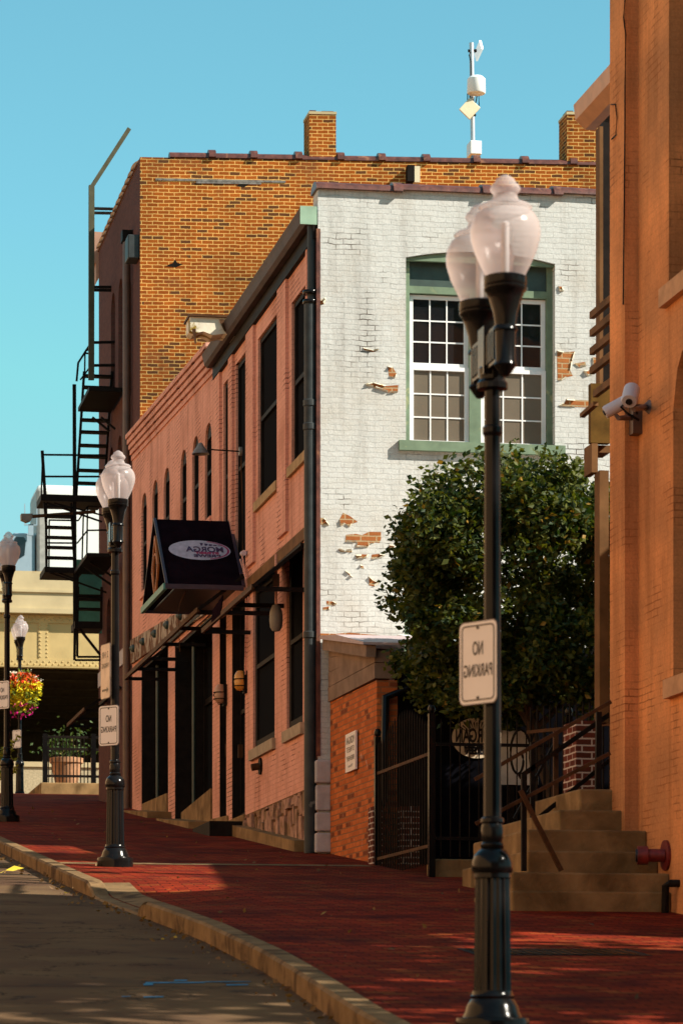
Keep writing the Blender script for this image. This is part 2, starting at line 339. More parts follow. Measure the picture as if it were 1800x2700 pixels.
# ------------------------------------------------------------------ ground, road, pavement, kerbs
def strip(xa, xb, ys, dz, name, m):
    b = MB(); n = 0
    for y in ys:
        b.v += [(xa(y), y, gz(y)+dz), (xb(y), y, gz(y)+dz)]
    for i in range(len(ys)-1): b.f.append((2*i, 2*i+1, 2*i+3, 2*i+2))
    return b.build(name, m, kind='structure')
YS = [-14+i*1.0 for i in range(105)]
strip(lambda y: -60, lambda y: 90, [-60, -14, 0, 20, 40, 60, 70, 74, 78, 84, 120, 260, 900], -.32, 'ground', M['soil'])
strip(lambda y: -6.5, lambda y: xk(y)-.08, YS, -.13, 'road', M['road'])
def sheet(name, m, fx, ys, dz, kind='structure'):
    b = MB(); n = 0
    for y in ys:
        xs = fx(y); n = len(xs); b.v += [(x, y, gs(x, y)+dz) for x in xs]
    for r_ in range(len(ys)-1):
        for k in range(n-1): b.f.append((r_*n+k, r_*n+k+1, (r_+1)*n+k+1, (r_+1)*n+k))
    return b.build(name, m, kind=kind)
YSF = sorted(set(YS+[29+.15*k for k in range(48)]))
sheet('sidewalk', M['paver'], lambda y: [xk(y)-.10]+[xk(y)+.2*k for k in range(8)]+[14], YSF, 0)
strip(lambda y: -8, lambda y: -6.4, YS, 0, 'sidewalk', M['paver'])
b = MB()
def kerbseg(y0, y1, hi0=1, hi1=1):
    W_ = .17
    def ring(y, k):
        x = xk(y); z = gz(y); t_ = -.13+.135*k
        return [(x-W_, y, z-.2), (x-W_, y, z+t_-.02), (x-W_+.022, y, z+t_), (x-.01, y, z+t_), (x, y, z+t_-.01), (x, y, z-.2)]
    n = 6; A = ring(y0, hi0); B = ring(y1, hi1)
    b.add(A+B, [(i, (i+1) % n, n+(i+1) % n, n+i) for i in range(n)]+[tuple(range(n)), tuple(range(2*n-1, n-1, -1))])
y = -13.
while y < 27.9: kerbseg(y, min(y+1.52, 27.9)-.012, 1.1, 1.1); y += 1.52
for k in range(6):
    a0, a1 = k/6, (k+1)/6; kerbseg(27.9+.45*a0, 27.9+.45*a1, 1.1*math.sqrt(1-a0**2), math.sqrt(max(0, 1-a1**2))*.98+.02)
def kk(y): return .13 if y < 31.1 else min(1.08, .13+.95*(y-31.1)/.55)
y = 28.36
while y < 32.5: kerbseg(y, y+.2, kk(y), kk(y+.2)); y += .2
while y < 88: kerbseg(y+.012, y+1.51, 1.08, 1.08); y += 1.522
b.build('kerb', M['kerb'], kind='structure')
for (ya, yb, fx) in ((35.75, 36.1, lambda y: [xk(y)+.01+.4*k for k in range(10)]), (28.2, 31.9, lambda y: [xk(y)+.005, xk(y)+.15, xk(y)+.30]), (72, 88, lambda y: [3.31, 9])):
    sheet('concrete_strip', M['kerb'], fx, [ya+(yb-ya)*k/20 for k in range(21)], .005)
b = MB()
for (dx0, dx1, dy, th) in ((335, 470, 2258, 3), (470, 575, 2256, 2), (330, 352, 2262, 5), (520, 570, 2263, 3), (400, 430, 2253, 3), (280, 300, 2290, 2), (330, 376, 2291, 3)):
    k = (HY-dy*S)/F
    def rp(dx, dyy):
        k = (HY-dyy*S)/F; t = (dx*S-HX)/F; Y = (CZ-.04+.13)/(.097*(ca-sa*t)-k)
        yy = Y*(ca-sa*t); return (Y*(ca*t+sa), yy, gz(yy)-.126)
    b.quad(rp(dx0, dy+th/2), rp(dx1, dy+th/2-.6), rp(dx1, dy-th/2), rp(dx0, dy-th/2+.4))
b.build('utility_marking', plain('faded blue spray paint', (.05,.20,.34), .8, var=.4, scale=14), kind='structure')

# ------------------------------------------------------------------ walls with openings
def wall_plane(b, P, u0, u1, v0, v1, holes, depth):   # P(u, v, d): u along, v up, d into the wall
    arch = []
    us = sorted({u0, u1, *[h[0] for h in holes], *[h[1] for h in holes]}); vs_ = sorted({v0, v1, *[h[2] for h in holes], *[h[3] for h in holes]})
    for i in range(len(us)-1):
        for j in range(len(vs_)-1):
            cu, cv = (us[i]+us[i+1])/2, (vs_[j]+vs_[j+1])/2
            if any(h[0] < cu < h[1] and h[2] < cv < h[3] for h in holes): continue
            b.quad(P(us[i], vs_[j], 0), P(us[i+1], vs_[j], 0), P(us[i+1], vs_[j+1], 0), P(us[i], vs_[j+1], 0))
    for h in holes:
        a, c, lo, hi = h[:4]; rise = h[4] if len(h) > 4 else 0; d = depth
        b.quad(P(a, lo, 0), P(a, lo, d), P(a, hi-rise, d), P(a, hi-rise, 0)); b.quad(P(c, lo, 0), P(c, lo, d), P(c, hi-rise, d), P(c, hi-rise, 0))
        b.quad(P(a, lo, 0), P(c, lo, 0), P(c, lo, d), P(a, lo, d))
        if not rise: b.quad(P(a, hi, 0), P(c, hi, 0), P(c, hi, d), P(a, hi, d))
        else:
            N = 10; pts = []
            for k in range(N+1):
                s_ = -1+2*k/N; pts.append(((a+c)/2+(c-a)/2*s_, hi-rise+rise*math.sqrt(max(0, 1-s_*s_)) if rise > .3*(c-a) else hi-rise*s_*s_))
            for (p0, q0), (p1, q1) in zip(pts, pts[1:]):
                b.quad(P(p0, q0, 0), P(p1, q1, 0), P(p1, hi, 0), P(p0, hi, 0)); b.quad(P(p0, q0, 0), P(p1, q1, 0), P(p1, q1, d), P(p0, q0, d))
XF, YW = 7.05, 39.38
# ================================================================== pink and white brick building
pb = thing('brick_building', (XF, YW, gz(YW)), 'long low brick building with pink street side and peeling white end wall', 'building')
sideP = lambda u, v, d: (XF+d, u, v)
arches = [(48.8,49.55,9.65,11.18,.3),(50.25,51.0,9.65,11.24,.3),(51.7,52.45,9.65,11.28,.3),(53.85,54.65,9.65,11.36,.3),(55.45,56.25,9.65,11.42,.3),(57.05,57.85,9.65,11.46,.3)]
up = [(40.12,41.35,9.12,11.30),(42.5,44.2,9.12,11.43),(45.2,46.3,8.35,11.5),(46.85,47.55,8.6,11.46)]
low = [(40.5,41.75,5.63,7.98),(42.75,44.65,5.63,7.98),(45.4,46.67,3.5,7.95),(47.25,47.95,3.5,7.95),(48.72,53.17,3.6,8.15),(54.05,57.85,3.6,8.3)]
b = MB(); wall_plane(b, sideP, YW, 59.3, 3.2, 11.7, arches+up+low, .045)
b.quad((XF, 48.5, 11.7), (XF, 59.3, 11.7), (XF, 59.3, 12.55), (XF, 48.5, 12.05))
b.quad((XF, 48.5, 11.7), (XF, 48.5, 12.05), (XF+.4, 48.5, 12.05), (XF+.4, 48.5, 11.7))
b.quad((XF, YW, 11.7), (XF, 48.5, 11.7), (XF+.3, 48.5, 11.7), (XF+.3, YW, 11.7))
pinkwall = b.build('wall', M['pink'], pb, label='pink painted street wall with arched and square windows')
for (ya, yb) in ((39.95, 40.05), (41.6, 42.3), (44.4, 45.08), (46.4, 46.78), (47.7, 48.5)):
    MB().box(XF-.045, XF+.01, ya, yb, 8.3, 11.69).build('pilaster', M['pink'], pb)
for k in range(5):                                        # corbelled brick courses under the parapet
    z0 = -.42+.10*k; d = .025+.028*k
    MB().extr([(XF-d, 48.5, 12.25+z0), (XF-d, 59.25, 12.79+z0), (XF-d, 59.25, 12.87+z0), (XF-d, 48.5, 12.33+z0)], (d+.3, 0, 0)).build('corbel_course', M['pink'], pb)
def pane(parent, name, y0, y1, z0, z1, m=M['dullpane'], d=.075, fr=.07, bars=1, rise=0, fm=M['darkwood']):
    f = MB()
    f.box(XF+d-.04, XF+d+.03, y0, y0+fr, z0, z1).box(XF+d-.04, XF+d+.03, y1-fr, y1, z0, z1).box(XF+d-.04, XF+d+.03, y0+fr, y1-fr, z0, z0+fr).box(XF+d-.04, XF+d+.03, y0+fr, y1-fr, z1-fr-rise*.5, z1)
    if bars: zc = (z0+z1)/2; f.box(XF+d-.045, XF+d+.02, y0+fr, y1-fr, zc-.03, zc+.03)
    fo = f.build(name, fm, parent)
    MB().box(XF+d, XF+d+.02, y0+fr*.7, y1-fr*.7, z0+fr*.7, z1-fr*.7).build('pane', m, fo); return fo
for h in arches+up[:4]:
    fo = pane(pb, 'window', h[0], h[1], h[2], h[3], rise=.3 if len(h) > 4 else 0)
for h in up[:2]:
    MB().box(XF-.05, XF+.2, h[0]-.1, h[1]+.14, h[2]-.13, h[2]).build('sill', plain('buff stone sill', (.40,.27,.14), .85, bmp=.3), pb)
for h in arches: MB().box(XF-.04, XF+.2, h[0]-.06, h[1]+.06, h[2]-.10, h[2]).build('sill', M['pink'], pb)
for h in low[:2]:
    pane(pb, 'window', h[0], h[1], h[2], h[3], fr=.12)
    MB().box(XF-.05, XF+.2, h[0]-.08, h[1]+.14, h[2]-.15, h[2]).build('sill', plain('grey stone sill', (.38,.30,.21), .85, bmp=.3), pb)
MB().box(XF-.03, XF+.1, 40.05, 45.0, 7.985, 8.14).build('timber_lintel', M['wood'], pb)
for h in low[2:4]:
    fo = pane(pb, 'door', h[0], h[1], gz(h[1])+.2, h[3], fr=.08, d=.16, fm=M['darkwood']); MB().box(XF+.004, XF+.15, h[1]-.012, h[1]-.001, gz(h[1])+.1, h[3]-.001).box(XF+.004, XF+.15, h[0]+.001, h[0]+.012, gz(h[1])+.1, h[3]-.001).build('jamb', M['darkwood'], fo)
    MB().box(XF+.05, XF+.12, h[1]-.3, h[1]-.26, gz(h[1])+1.1, gz(h[1])+1.3).build('handle', M['rust'], fo)
for (y0, y1, zt, nb) in ((48.72,53.17,8.12,4), (54.05,57.85,8.28,4)):        # shop fronts
    f = MB(); d = XF+.55; zb = gz((y0+y1)/2)+.55
    for k in range(nb+1):
        yy = y0+.04+(y1-y0-.08)*k/nb; f.box(d-.06, d+.04, yy-.045, yy+.045, gz(yy), zt)
    f.box(d-.05, d+.03, y0, y1, zt-1.0, zt-.9).box(d-.05, d+.03, y0, y1, zb, zb+.1)
    f.box(XF+.006, d+.06, y0+.001, y0+.014, gz(y0)-.2, zt+.3); f.box(XF+.006, d+.06, y1-.014, y1-.001, gz(y1)-.2, zt+.3); f.box(XF+.03, d+.06, y0+.014, y1-.014, zt-.02, zt+.01)
    fo = f.build('shopfront', M['darkwood'], pb); MB().box(d, d+.02, y0, y1, gz(y0)-.2, zt-.01).build('pane', M['dullpane'], fo)
    MB().tube([(XF+.2, y0+(y1-y0)*.80, gz(y1)), (XF+.2, y0+(y1-y0)*.80, zt)], .03, 8).build('column', M['dkgreen'], fo)
for (y0, y1, h0) in ((48.74, 52.17, .62), (54.07, 57.54, .42), (47.0, 48.7, .25), (45.35, 47.24, .32)):      # sloping concrete shop bases
    MB().extr([(XF-.03, y0, gz(y0)-.2), (XF-.03, y1, gz(y1)-.2), (XF-.03, y1, gz(y1)+.14), (XF-.03, y0, gz(y0)+h0)], (.34, 0, 0)).build('shop_base', M['concrete'], pb)
for (y0, y1) in ((48.4, 52.4), (53.6, 57.2)):
    MB().extr([(XF-.42, y0, gz(y0)-.1), (XF-.42, y1, gz(y1)-.1), (XF-.42, y1, gz(y1)+.03), (XF-.42, y0, gz(y0)+.11)], (.42, 0, 0)).build('doorstep', M['concrete'], pb)
MB().extr([(XF-.55, 45.2, gz(45.2)-.1), (XF-.55, 47.0, gz(47)-.1), (XF-.55, 47.0, gz(47)+.04), (XF-.55, 45.2, gz(45.2)+.22)], (.52, 0, 0)).build('doorstep', M['darkwood'], pb)
MB().extr([(XF-.22, 39.9, gz(39.9)-.1), (XF-.22, 45.2, gz(45.2)-.1), (XF-.22, 45.2, gz(45.2)+.16), (XF-.22, 39.9, gz(39.9)+.14)], (.22, 0, 0)).build('base_ledge', M['concrete'], pb)
# rubble foundation: many rough stones in one wall part
b = MB(); random.seed(3); y = 39.62
while y < 45.36:
    w_ = random.uniform(.12, .34); z = gz(y)+.1
    while z < 4.70:
        h_ = random.uniform(.16, .46); zt = min(z+h_, 4.72)
        if zt-z > .04:
            d = random.uniform(.02, .075); j = lambda: random.uniform(-.025, .025)
            y1 = min(y+w_, 45.38)
            b.extr([(XF-d, y+.012+j(), z+.012), (XF-d+j()*.6, y1-.012+j(), z+.014+j()), (XF-d+j(), y1-.014+j(), zt-.012+j()*.5), (XF-d+j()*.5, y+.014+j(), zt-.014+j()*.5)], (d+.02, 0, 0))
        z = zt
        if zt >= 4.69: break
    y += w_
b.build('stone_foundation', M['stone'], pb)
MB().box(XF-.012, XF+.004, YW+.05, 45.38, 3.4, 4.74).build('foundation_mortar', plain('brown rubble mortar', (.16,.085,.04), .95, bmp=.6, bscale=20), pb)
# iron storefront beam, gutter, fascia
MB().extr([(XF-.05, 48.75, 8.16), (XF-.05, 59.2, 8.52), (XF-.05, 59.2, 8.97), (XF-.05, 48.75, 8.42)], (.1, 0, 0)).build('iron_beam', M['peeling'], pb)
for yy in (50.3, 52.0, 53.7, 55.4, 57.1, 58.6):
    z = 8.32+(yy-48.75)*.037; MB().tube([(XF-.05, yy, z+.06), (XF-.09, yy, z+.06), (XF-.12, yy, z+.06), (XF-.14, yy, z+.06)], [.075, .07, .035, .01], 10).build('rosette', M['dkgreen'], pb)
MB().box(XF-.06, XF, YW+.02, 48.3, 11.68, 12.0).build('fascia', M['darkwood'], pb)
b = MB(); g0 = []
for (dx, dz) in ((-.07, 0), (-.15, 0), (-.19, .05), (-.21, .14), (-.23, .20), (-.07, .20)): g0.append((XF+dx, YW-.03, 11.86+dz))
b.extr(g0, (0, 8.95, 0)).build('gutter', M['fascia'], pb)
MB().box(XF-.235, XF-.02, YW-.045, YW-.032, 11.84, 12.07).build('gutter_end', M['patina'], pb)
MB().extr([(XF-.05, YW+.3, 12.0), (XF-.05, 48.5, 12.0), (XF-.05, 48.5, 12.2), (XF-.05, YW+.3, 12.02)], (9, 0, .1)).build('roof', M['soil'], pb)
# downspout at the corner with collars
ds = MB(); px, py_ = XF-.085, 39.47
ds.tube([(px+.02, py_, 11.86), (px+.02, py_, 10.9)], .055, 14).tube([(px, py_, 10.9), (px, py_, gz(py_))], .078, 14)
dso = ds.build('downspout', M['pipe'], pb, smooth=True)
for z in (10.98, 10.86): MB().lathe([(.09,0),(.097,.01),(.097,.04),(.09,.05)], (px, py_, z), 16).build('collar', M['black'], dso, smooth=True)
for z in (9.55, 9.25, 6.6): MB().lathe([(.08,0),(.09,.01),(.09,.08),(.08,.09)], (px, py_, z), 16).build('collar', M['pipe'], dso, smooth=True)
# corner rib seen beside the pipe
MB().box(XF-.02, XF+.03, YW-.012, YW+.09, 5.1, 11.8).build('corner_rib', M['clay'], pb)
# white end wall
endP = lambda u, v, d: (u, YW+d, v)
WX0, WX1, WZ0, WZ1 = 8.19, 10.15, 9.14, 11.60
X1 = 17.5
b = MB(); wall_plane(b, endP, XF, X1, 3.2, 12.30, [(WX0, WX1, WZ0, WZ1, .11), (8.17, 8.95, 6.3, 7.76)], .26)
b.quad((XF, YW, 12.30), (X1, YW, 12.30), (X1, YW, 12.30+.028*(X1-XF))); b.quad((XF+.002, YW, 11.7), (XF+.002, YW+.35, 11.7), (XF+.002, YW+.35, 12.3), (XF+.002, YW, 12.3))
b.build('end_wall', M['white_brick'], pb, label='white painted brick end wall with peeling patches')
# clay coping of the end wall
cp = MB(); x = XF-.03; zc0 = 12.30
def half(b, p0, p1, r, sq=.8, n=10, drop=.02):
    p0, p1 = Vector(p0), Vector(p1); d = (p1-p0).normalized(); u = d.cross(Vector((0,0,1))).normalized()
    A = [(math.cos(math.pi*k/n), math.sin(math.pi*k/n)) for k in range(n+1)]
    ra = [p0+u*r*c_+Vector((0,0,r*sq*s_)) for c_, s_ in A]; rb = [p1+u*r*c_+Vector((0,0,r*sq*s_)) for c_, s_ in A]; m_ = n+1
    b.add(ra+rb, [(i, i+1, m_+i+1, m_+i) for i in range(n)]+[(n, 0, m_, 2*m_-1), tuple(range(m_)), tuple(range(2*m_-1, m_-1, -1))])
random.seed(5)
for k in range(7):
    x1 = x+1.03+random.uniform(-.1, .15); z = 12.30+.028*(x-XF)+random.uniform(-.012, .012)
    half(cp, (x, YW+.15, z), (x1, YW+.15, z+random.uniform(-.012, .012)), .215, .55); half(cp, (x1-.09, YW+.15, z+.004), (x1+.03, YW+.15, z+.004), .25, .62); x = x1
cp.build('coping', M['clay'], pb, smooth=True)
# big double window of the white wall
yw = YW+.19
win = MB()
win.box(WX0, WX0+.075, yw-.06, yw+.06, WZ0, WZ1-.1).box(WX1-.075, WX1, yw-.06, yw+.06, WZ0, WZ1-.1).box(9.05, 9.20, yw-.06, yw+.04, WZ0, 11.1)
win.box(WX0+.075, WX1-.075, yw-.055, yw+.05, 11.07, 11.16)
wino = win.build('window', M['green'], pb, label='large double window with green casing')
MB().box(WX0+.075, WX1-.075, yw-.02, yw+.05, 11.16, 11.60).build('transom_board', M['dkgreen'], wino)
b = MB(); N = 12
for k in range(N):
    s0, s1 = -1+2*k/N, -1+2*(k+1)/N; xm, hw = (WX0+WX1)/2, (WX1-WX0)/2
    b.extr([(xm+hw*s0, yw-.15, WZ1-.138), (xm+hw*s1, yw-.15, WZ1-.138), (xm+hw*s1, yw-.15, WZ1-.115*s1*s1-.003), (xm+hw*s0, yw-.15, WZ1-.115*s0*s0-.003)], (0, .06, 0))
b.build('arched_head', M['green'], wino)
MB().box(WX0-.10, WX1+.12, YW-.075, YW+.11, WZ0-.125, WZ0).build('sill', M['green'], wino)
for (xa, xb_) in ((WX0+.08, 9.05), (9.20, WX1-.08)):
    fr = MB(); zm = 10.14; dd = yw+.0
    for (za, zb, y_) in ((WZ0, zm, dd), (zm, 11.06, dd+.035)):
        fr.box(xa, xa+.055, y_-.03, y_+.03, za, zb).box(xb_-.055, xb_, y_-.03, y_+.03, za, zb).box(xa+.055, xb_-.055, y_-.03, y_+.03, za, za+.05).box(xa+.055, xb_-.055, y_-.03, y_+.03, zb-.05, zb)
    so_ = fr.build('sash', M['whitep'], wino)
    for (za, zb, y_, m) in ((WZ0+.05, zm-.05, dd+.005, M['blind']), (zm+.05, 11.01, dd+.04, M['glass'])):
        MB().box(xa+.05, xb_-.05, y_, y_+.01, za-.01, zb+.01).build('pane', m, so_)
        g_ = MB()
        for k in (1, 2):
            xx = xa+.055+(xb_-xa-.11)*k/3; g_.box(xx-.009, xx+.009, y_-.012, y_-.002, za, zb)
            z_ = za+(zb-za)*k/3; g_.box(xa+.055, xb_-.055, y_-.011, y_-.001, z_-.009, z_+.009)
        g_.build('glazing_bars', M['whitep'], so_)
lw_ = MB(); lw_.box(8.17, 8.25, yw-.05, yw+.05, 6.3, 7.76).box(8.87, 8.95, yw-.05, yw+.05, 6.3, 7.76).box(8.25, 8.87, yw-.05, yw+.05, 7.5, 7.76)
lwo = lw_.build('window', M['green'], pb, label='small green window hidden behind the tree'); MB().box(8.25, 8.87, yw, yw+.02, 6.3, 7.5).build('pane', M['glass'], lwo)
# peeled patches with curled flakes
R1 = lambda x, y: zz(x, y, 820, 450, 2.0103, YW); R2 = lambda x, y: zz(x, y, 820, 1150, 1.96, YW)
PATCH = [(R2, [(180,510),(230,505),(262,512),(300,494),(360,497),(362,530),(355,552),(326,547),(300,556),(290,575),(230,572),(238,548),(176,545)], [7,8,9,10,11]),
 (R2, [(165,395),(200,412),(240,442),(212,452),(200,470),(175,452),(150,464),(148,430)], [3,4,5,6]), (R2, [(40,420),(65,424),(78,436),(92,458),(60,460),(40,452)], [1,2,3]),
 (R1, [(1302,955),(1340,962),(1395,960),(1380,1010),(1370,1060),(1385,1088),(1350,1096),(1325,1112),(1303,1110)], [0,2,3,6,7]), (R1, [(1350,1212),(1400,1216),(1476,1218),(1476,1255),(1400,1252),(1310,1246),(1340,1232)], [0,4,5]),
 (R1, [(285,1130),(330,1122),(400,1140),(462,1136),(458,1175),(410,1178),(330,1150)], [0,1,4,5,6]), (R1, [(405,1037),(430,1042),(452,1078),(446,1096),(412,1088)], [0,2,3]),
 (R1, [(1390,1022),(1450,1015),(1456,1036),(1420,1042)], [2,3]), (R1, [(1490,990),(1526,990),(1526,1064),(1505,1060),(1492,1030)], [2,3,4]), (R1, [(1440,1060),(1470,1058),(1490,1080),(1460,1090)], [0,2,3]),
 (R2, [(228,614),(262,610),(296,612),(288,628),(234,632)], [0,2,3]), (R2, [(314,612),(350,608),(382,614),(345,632),(310,636)], [1,2,3]), (R2, [(300,724),(322,748),(352,760),(325,776),(297,770)], [0,1,2]),
 (R2, [(78,852),(110,856),(132,868),(118,876),(80,868)], [1,2]), (R2, [(40,1018),(130,1022),(200,1016),(300,1026),(420,1034),(420,1050),(250,1044),(120,1046),(40,1036)], [4,5,6]), (R1, [(48,690),(72,672),(80,684),(70,706),(48,712)], [0,1,2]),
 (R2, [(402,560),(430,566),(428,580),(404,584)], [0,1]), (R2, [(252,662),(268,670),(272,684),(256,680)], [0]), (R1, [(1306,612),(1330,616),(1336,640),(1312,640)], [1,2,3]), (R2, [(62,884),(95,880),(92,896),(62,898)], [1]),
 (R2, [(140,584),(175,596),(212,592),(208,600),(150,600)], [0,1,2]), (R2, [(176,694),(200,712),(214,728),(200,722)], [0,1]), (R1, [(272,938),(330,952),(360,948),(330,960),(284,950)], [0,1])]
random.seed(11)
for fn, poly, curls in PATCH:
    P = [fn(*q) for q in poly]; P = [Vector((p.x+random.uniform(-.004,.004), YW-.003, p.z+random.uniform(-.004,.004))) for p in P]
    po = MB().extr(P, (0, .002, 0)).build('exposed_brick', M['bare'], pb)
    b = MB(); cen = sum(P, Vector())/len(P)
    for i in curls:
        p, q = P[i % len(P)], P[(i+1) % len(P)]; e = (q-p); n_ = Vector((e.z, 0, -e.x)).normalized()
        if n_.dot((p+q)/2-cen) < 0: n_ = -n_
        L = random.uniform(.022, .05); prev = [p, q]; st = 4; pa, qa = p.copy(), q.copy()
        for k in range(1, st+1):
            a_ = k/st*random.uniform(1.3, 1.9)
            s_ = L*(math.sin(a_)); o_ = L*.55*(1-math.cos(a_))+.003
            pa = p+e*(.12*k/st)-n_*(s_*.25-.012)+Vector((0, -o_, 0))-n_*s_*.4; qa = q-e*(.14*k/st)-n_*(s_*.25-.012)+Vector((0, -o_, 0))-n_*s_*.4*random.uniform(.5, 1.3)
            b.quad(prev[0], prev[1], qa, pa); prev = [pa, qa]
    if curls: b.build('paint_flake', M['flake'], po)
# quoins of the white corner
b = MB(); z = 3.55; random.seed(9)
while z < 5.05:
    h_ = random.uniform(.26, .36); d = random.uniform(.02, .05); hh = .012
    b.box(XF-.02-d*.5, XF+.16, YW-.03-d, YW+.04, z+hh, z+h_-hh); z += h_
qo = b.build('quoin', M['quoin'], pb, bev=.02)
# vent hood / broken cornice stub
bt = thing('broken_cornice', FX(555, 770, XF), 'broken sheet metal cornice end with peeling white underside jutting from roofline', 'cornice')
p = FX(548, 770, XF); y0 = p.y
b = MB(); b.box(XF-.74, XF+.05, y0-.05, y0+.55, 12.13, 12.165).build('cap', M['rust'], bt)
b = MB(); xs = [XF-.72, XF-.66, XF-.52, XF-.38, XF-.22, XF-.05, XF+.03]; lo = [11.93, 11.89, 11.92, 11.87, 11.90, 11.86, 11.9]
P_ = [(x_, y0, z_) for x_, z_ in zip(xs, lo)]+[(XF+.03, y0, 12.13), (XF-.72, y0, 12.13)]
b.extr(P_, (0, .45, 0)).build('soffit', plain('peeling white tin', (.74,.66,.52), .6, var=.2, scale=5, col2=(.26,.17,.03), lo=.54, hi=.58, bmp=.6, bscale=8), bt)
b = MB(); b.quad((XF-.70, y0-.02, 11.95), (XF-.64, y0-.03, 11.95), (XF-.635, y0-.05, 11.72), (XF-.66, y0-.05, 11.72)).quad((XF-.30, y0-.03, 12.10), (XF+.02, y0-.03, 12.10), (XF+.02, y0-.04, 11.88), (XF-.22, y0-.05, 11.92))  # left strip hangs torn, right dark sheet stands for shadow
b.build('torn_strip_and_shade', M['rust'], bt)
# ================================================================== canopy with logo
cx0, cx1, cy0, cy1, cze, czr = 5.87, XF-.03, 45.34, 48.08, 8.08, 9.24; cym = (cy0+cy1)/2
cn = thing('entrance_canopy', (XF, cym, cze), 'black gabled entrance canopy with a worn oval logo above the doorway', 'canopy')
MB().extr([(cx0, cy0, cze), (cx0, cym, czr), (cx0, cym, czr-.03), (cx0, cy0+.03, cze-.02)], (cx1-cx0, 0, 0)).extr([(cx0, cym, czr), (cx0, cy1, cze), (cx0, cy1-.03, cze-.02), (cx0, cym, czr-.03)], (cx1-cx0, 0, 0)).build('cover', M['canvas'], cn)
b = MB(); r = .025
for xx in (cx0+.02, cx1): b.beam((xx, cy0, cze), (xx, cym, czr), .04, .04).beam((xx, cym, czr), (xx, cy1, cze), .04, .04)
for yy in (cy0, cy1): b.beam((cx0, yy, cze-.03), (cx1, yy, cze-.03), .05, .07)
b.build('frame', plain('dark plum frame', (.05,.03,.045), .4), cn)
MB().beam((cx0, cy0, cze-.03), (cx0, cy1, cze-.03), .05, .09).build('trim', M['teal'], cn)
MB().box(cx0+.15, cx1-.1, cy0+.12, cy1-.1, cze-.05, cze-.03).build('soffit', M['ink'], cn)
b = MB(); xg = cx0+.03
for (a_, c_) in (((cym,8.98),(cym-.36,8.5)),((cym-.36,8.5),(cym,8.05)),((cym,8.05),(cym+.36,8.5)),((cym+.36,8.5),(cym,8.98))): b.beam((xg, a_[0], a_[1]), (xg, c_[0], c_[1]), .03, .04)
for k in range(16):
    a0, a1 = 6.283*k/16, 6.283*(k+1)/16; b.beam((xg, cym+.22*math.cos(a0), 8.42+.30*math.sin(a0)), (xg, cym+.22*math.cos(a1), 8.42+.30*math.sin(a1)), .025, .025)
b.build('diamond_ornament', plain('orange trim', (.42,.13,.03), .5), cn)
# logo on the near slope
sl_ = Vector((0, cym-cy0, czr-cze)); L_ = sl_.length; sl_.normalize(); nrm = Vector((0, -sl_.z, sl_.y))
lc = Vector(((cx0+cx1)/2+.03, cy0, cze))+sl_*L_*.53
def on_slope(x, v, h): return lc+Vector((x, 0, 0))+sl_*v+nrm*h
def ell(b, a_, c_, h, n=48, x=0, v=0): b.quad(*[on_slope(x+a_*math.cos(6.2832*k/n), v+c_*math.sin(6.2832*k/n), h) for k in range(n)])
lo_ = MB(); ell(lo_, .46, .27, .004); lgo = lo_.build('logo_oval', M['lilac'], cn)
b = MB()
for k in range(22):
    a0 = -1.25+2.5*k/22; a1 = -1.25+2.5*(k+1)/22
    b.quad(*[on_slope(.46*q*math.cos(a)*.995, .27*q*math.sin(a), .006) for q, a in ((.97,a0),(.97,a1),(.90,a1),(.90,a0))])
b.build('logo_rim', M['magenta'], lgo)
for (txt, size, wd, x, v, m, h) in (('MORGA', .15, .56, .08, .01, 'purple', .008), ('STREET', .055, .36, .10, -.085, 'magenta', .008), ('BREWE', .075, .40, .10, -.165, 'purple', .008)):
    V, Pp = text_mesh(txt, size, .004, wd); bb = MB(); bb.add([on_slope(x+q.x, v+q.z*1.35, h) for q in V], Pp); bb.build('lettering', M[m], lgo)
b = MB()
for k in range(5): b.quad(*[on_slope(*q, .008) for q in ((.02+.07*k, .20-.015*k), (.07+.07*k, .19-.015*k), (.05+.07*k, .12), (.03+.06*k, .12))])
b.build('logo_emblem', M['purple'], lgo)
MB().tube([(cx0+.35, cy0+.3, cze-.04), (cx0+.3, cy0+.25, cze-.12), (cx0+.22, cy0+.2, cze-.3), (cx0+.24, cy0+.2, cze-.95)], .008, 6).build('hanging_wire', M['rust'], cn)
# ================================================================== iron awning frames
def awning(name, y0, y1, xo, zo, zt, arms, label, skin=None):
    a = thing(name, (XF, (y0+y1)/2, zo), label, 'awning', 'bare awning frames along the street wall')
    MB().beam((xo, y0, zo), (xo, y1, zo), .04, .07).build('front_bar', M['rust'], a)
    for yy in arms: MB().beam((xo, yy, zo-.02), (XF, yy, zo-.02), .05, .055).build('arm', M['iron'], a)
    for yy in (y0, y1): MB().beam((xo, yy, zo), (XF, yy, zt), .04, .05).build('rafter', M['iron'], a)
    MB().beam((XF-.03, y0, zt), (XF-.03, y1, zt), .05, .05).build('wall_bar', M['iron'], a)
    if skin: MB().extr([(xo, skin[0], zo+.03), (XF, skin[0], zt+.03), (XF, skin[1], zt+.03), (xo, skin[1], zo+.03)], (0, 0, -.012)).build('canvas', M['canvas'], a)
    return a
awning('awning_frame', 40.35, 45.0, 6.37, 7.37, 7.93, (40.4, 42.0, 42.8, 44.9), 'dark sloping awning with canvas scraps over the two ground floor windows beside downspout', (40.35, 42.2))
awning('awning_frame', 45.45, 54.6, 6.37, 7.74, 8.25, (45.6, 47.5, 49.5, 51.5, 53.0, 54.5), 'long bare iron awning frame over the dark shopfronts')
a3 = awning('awning_frame', 61.2, 64.6, 6.35, 7.86, 8.3, (61.3, 63.0, 64.5), 'short bare awning frame on the tall brown wall behind second lamp')
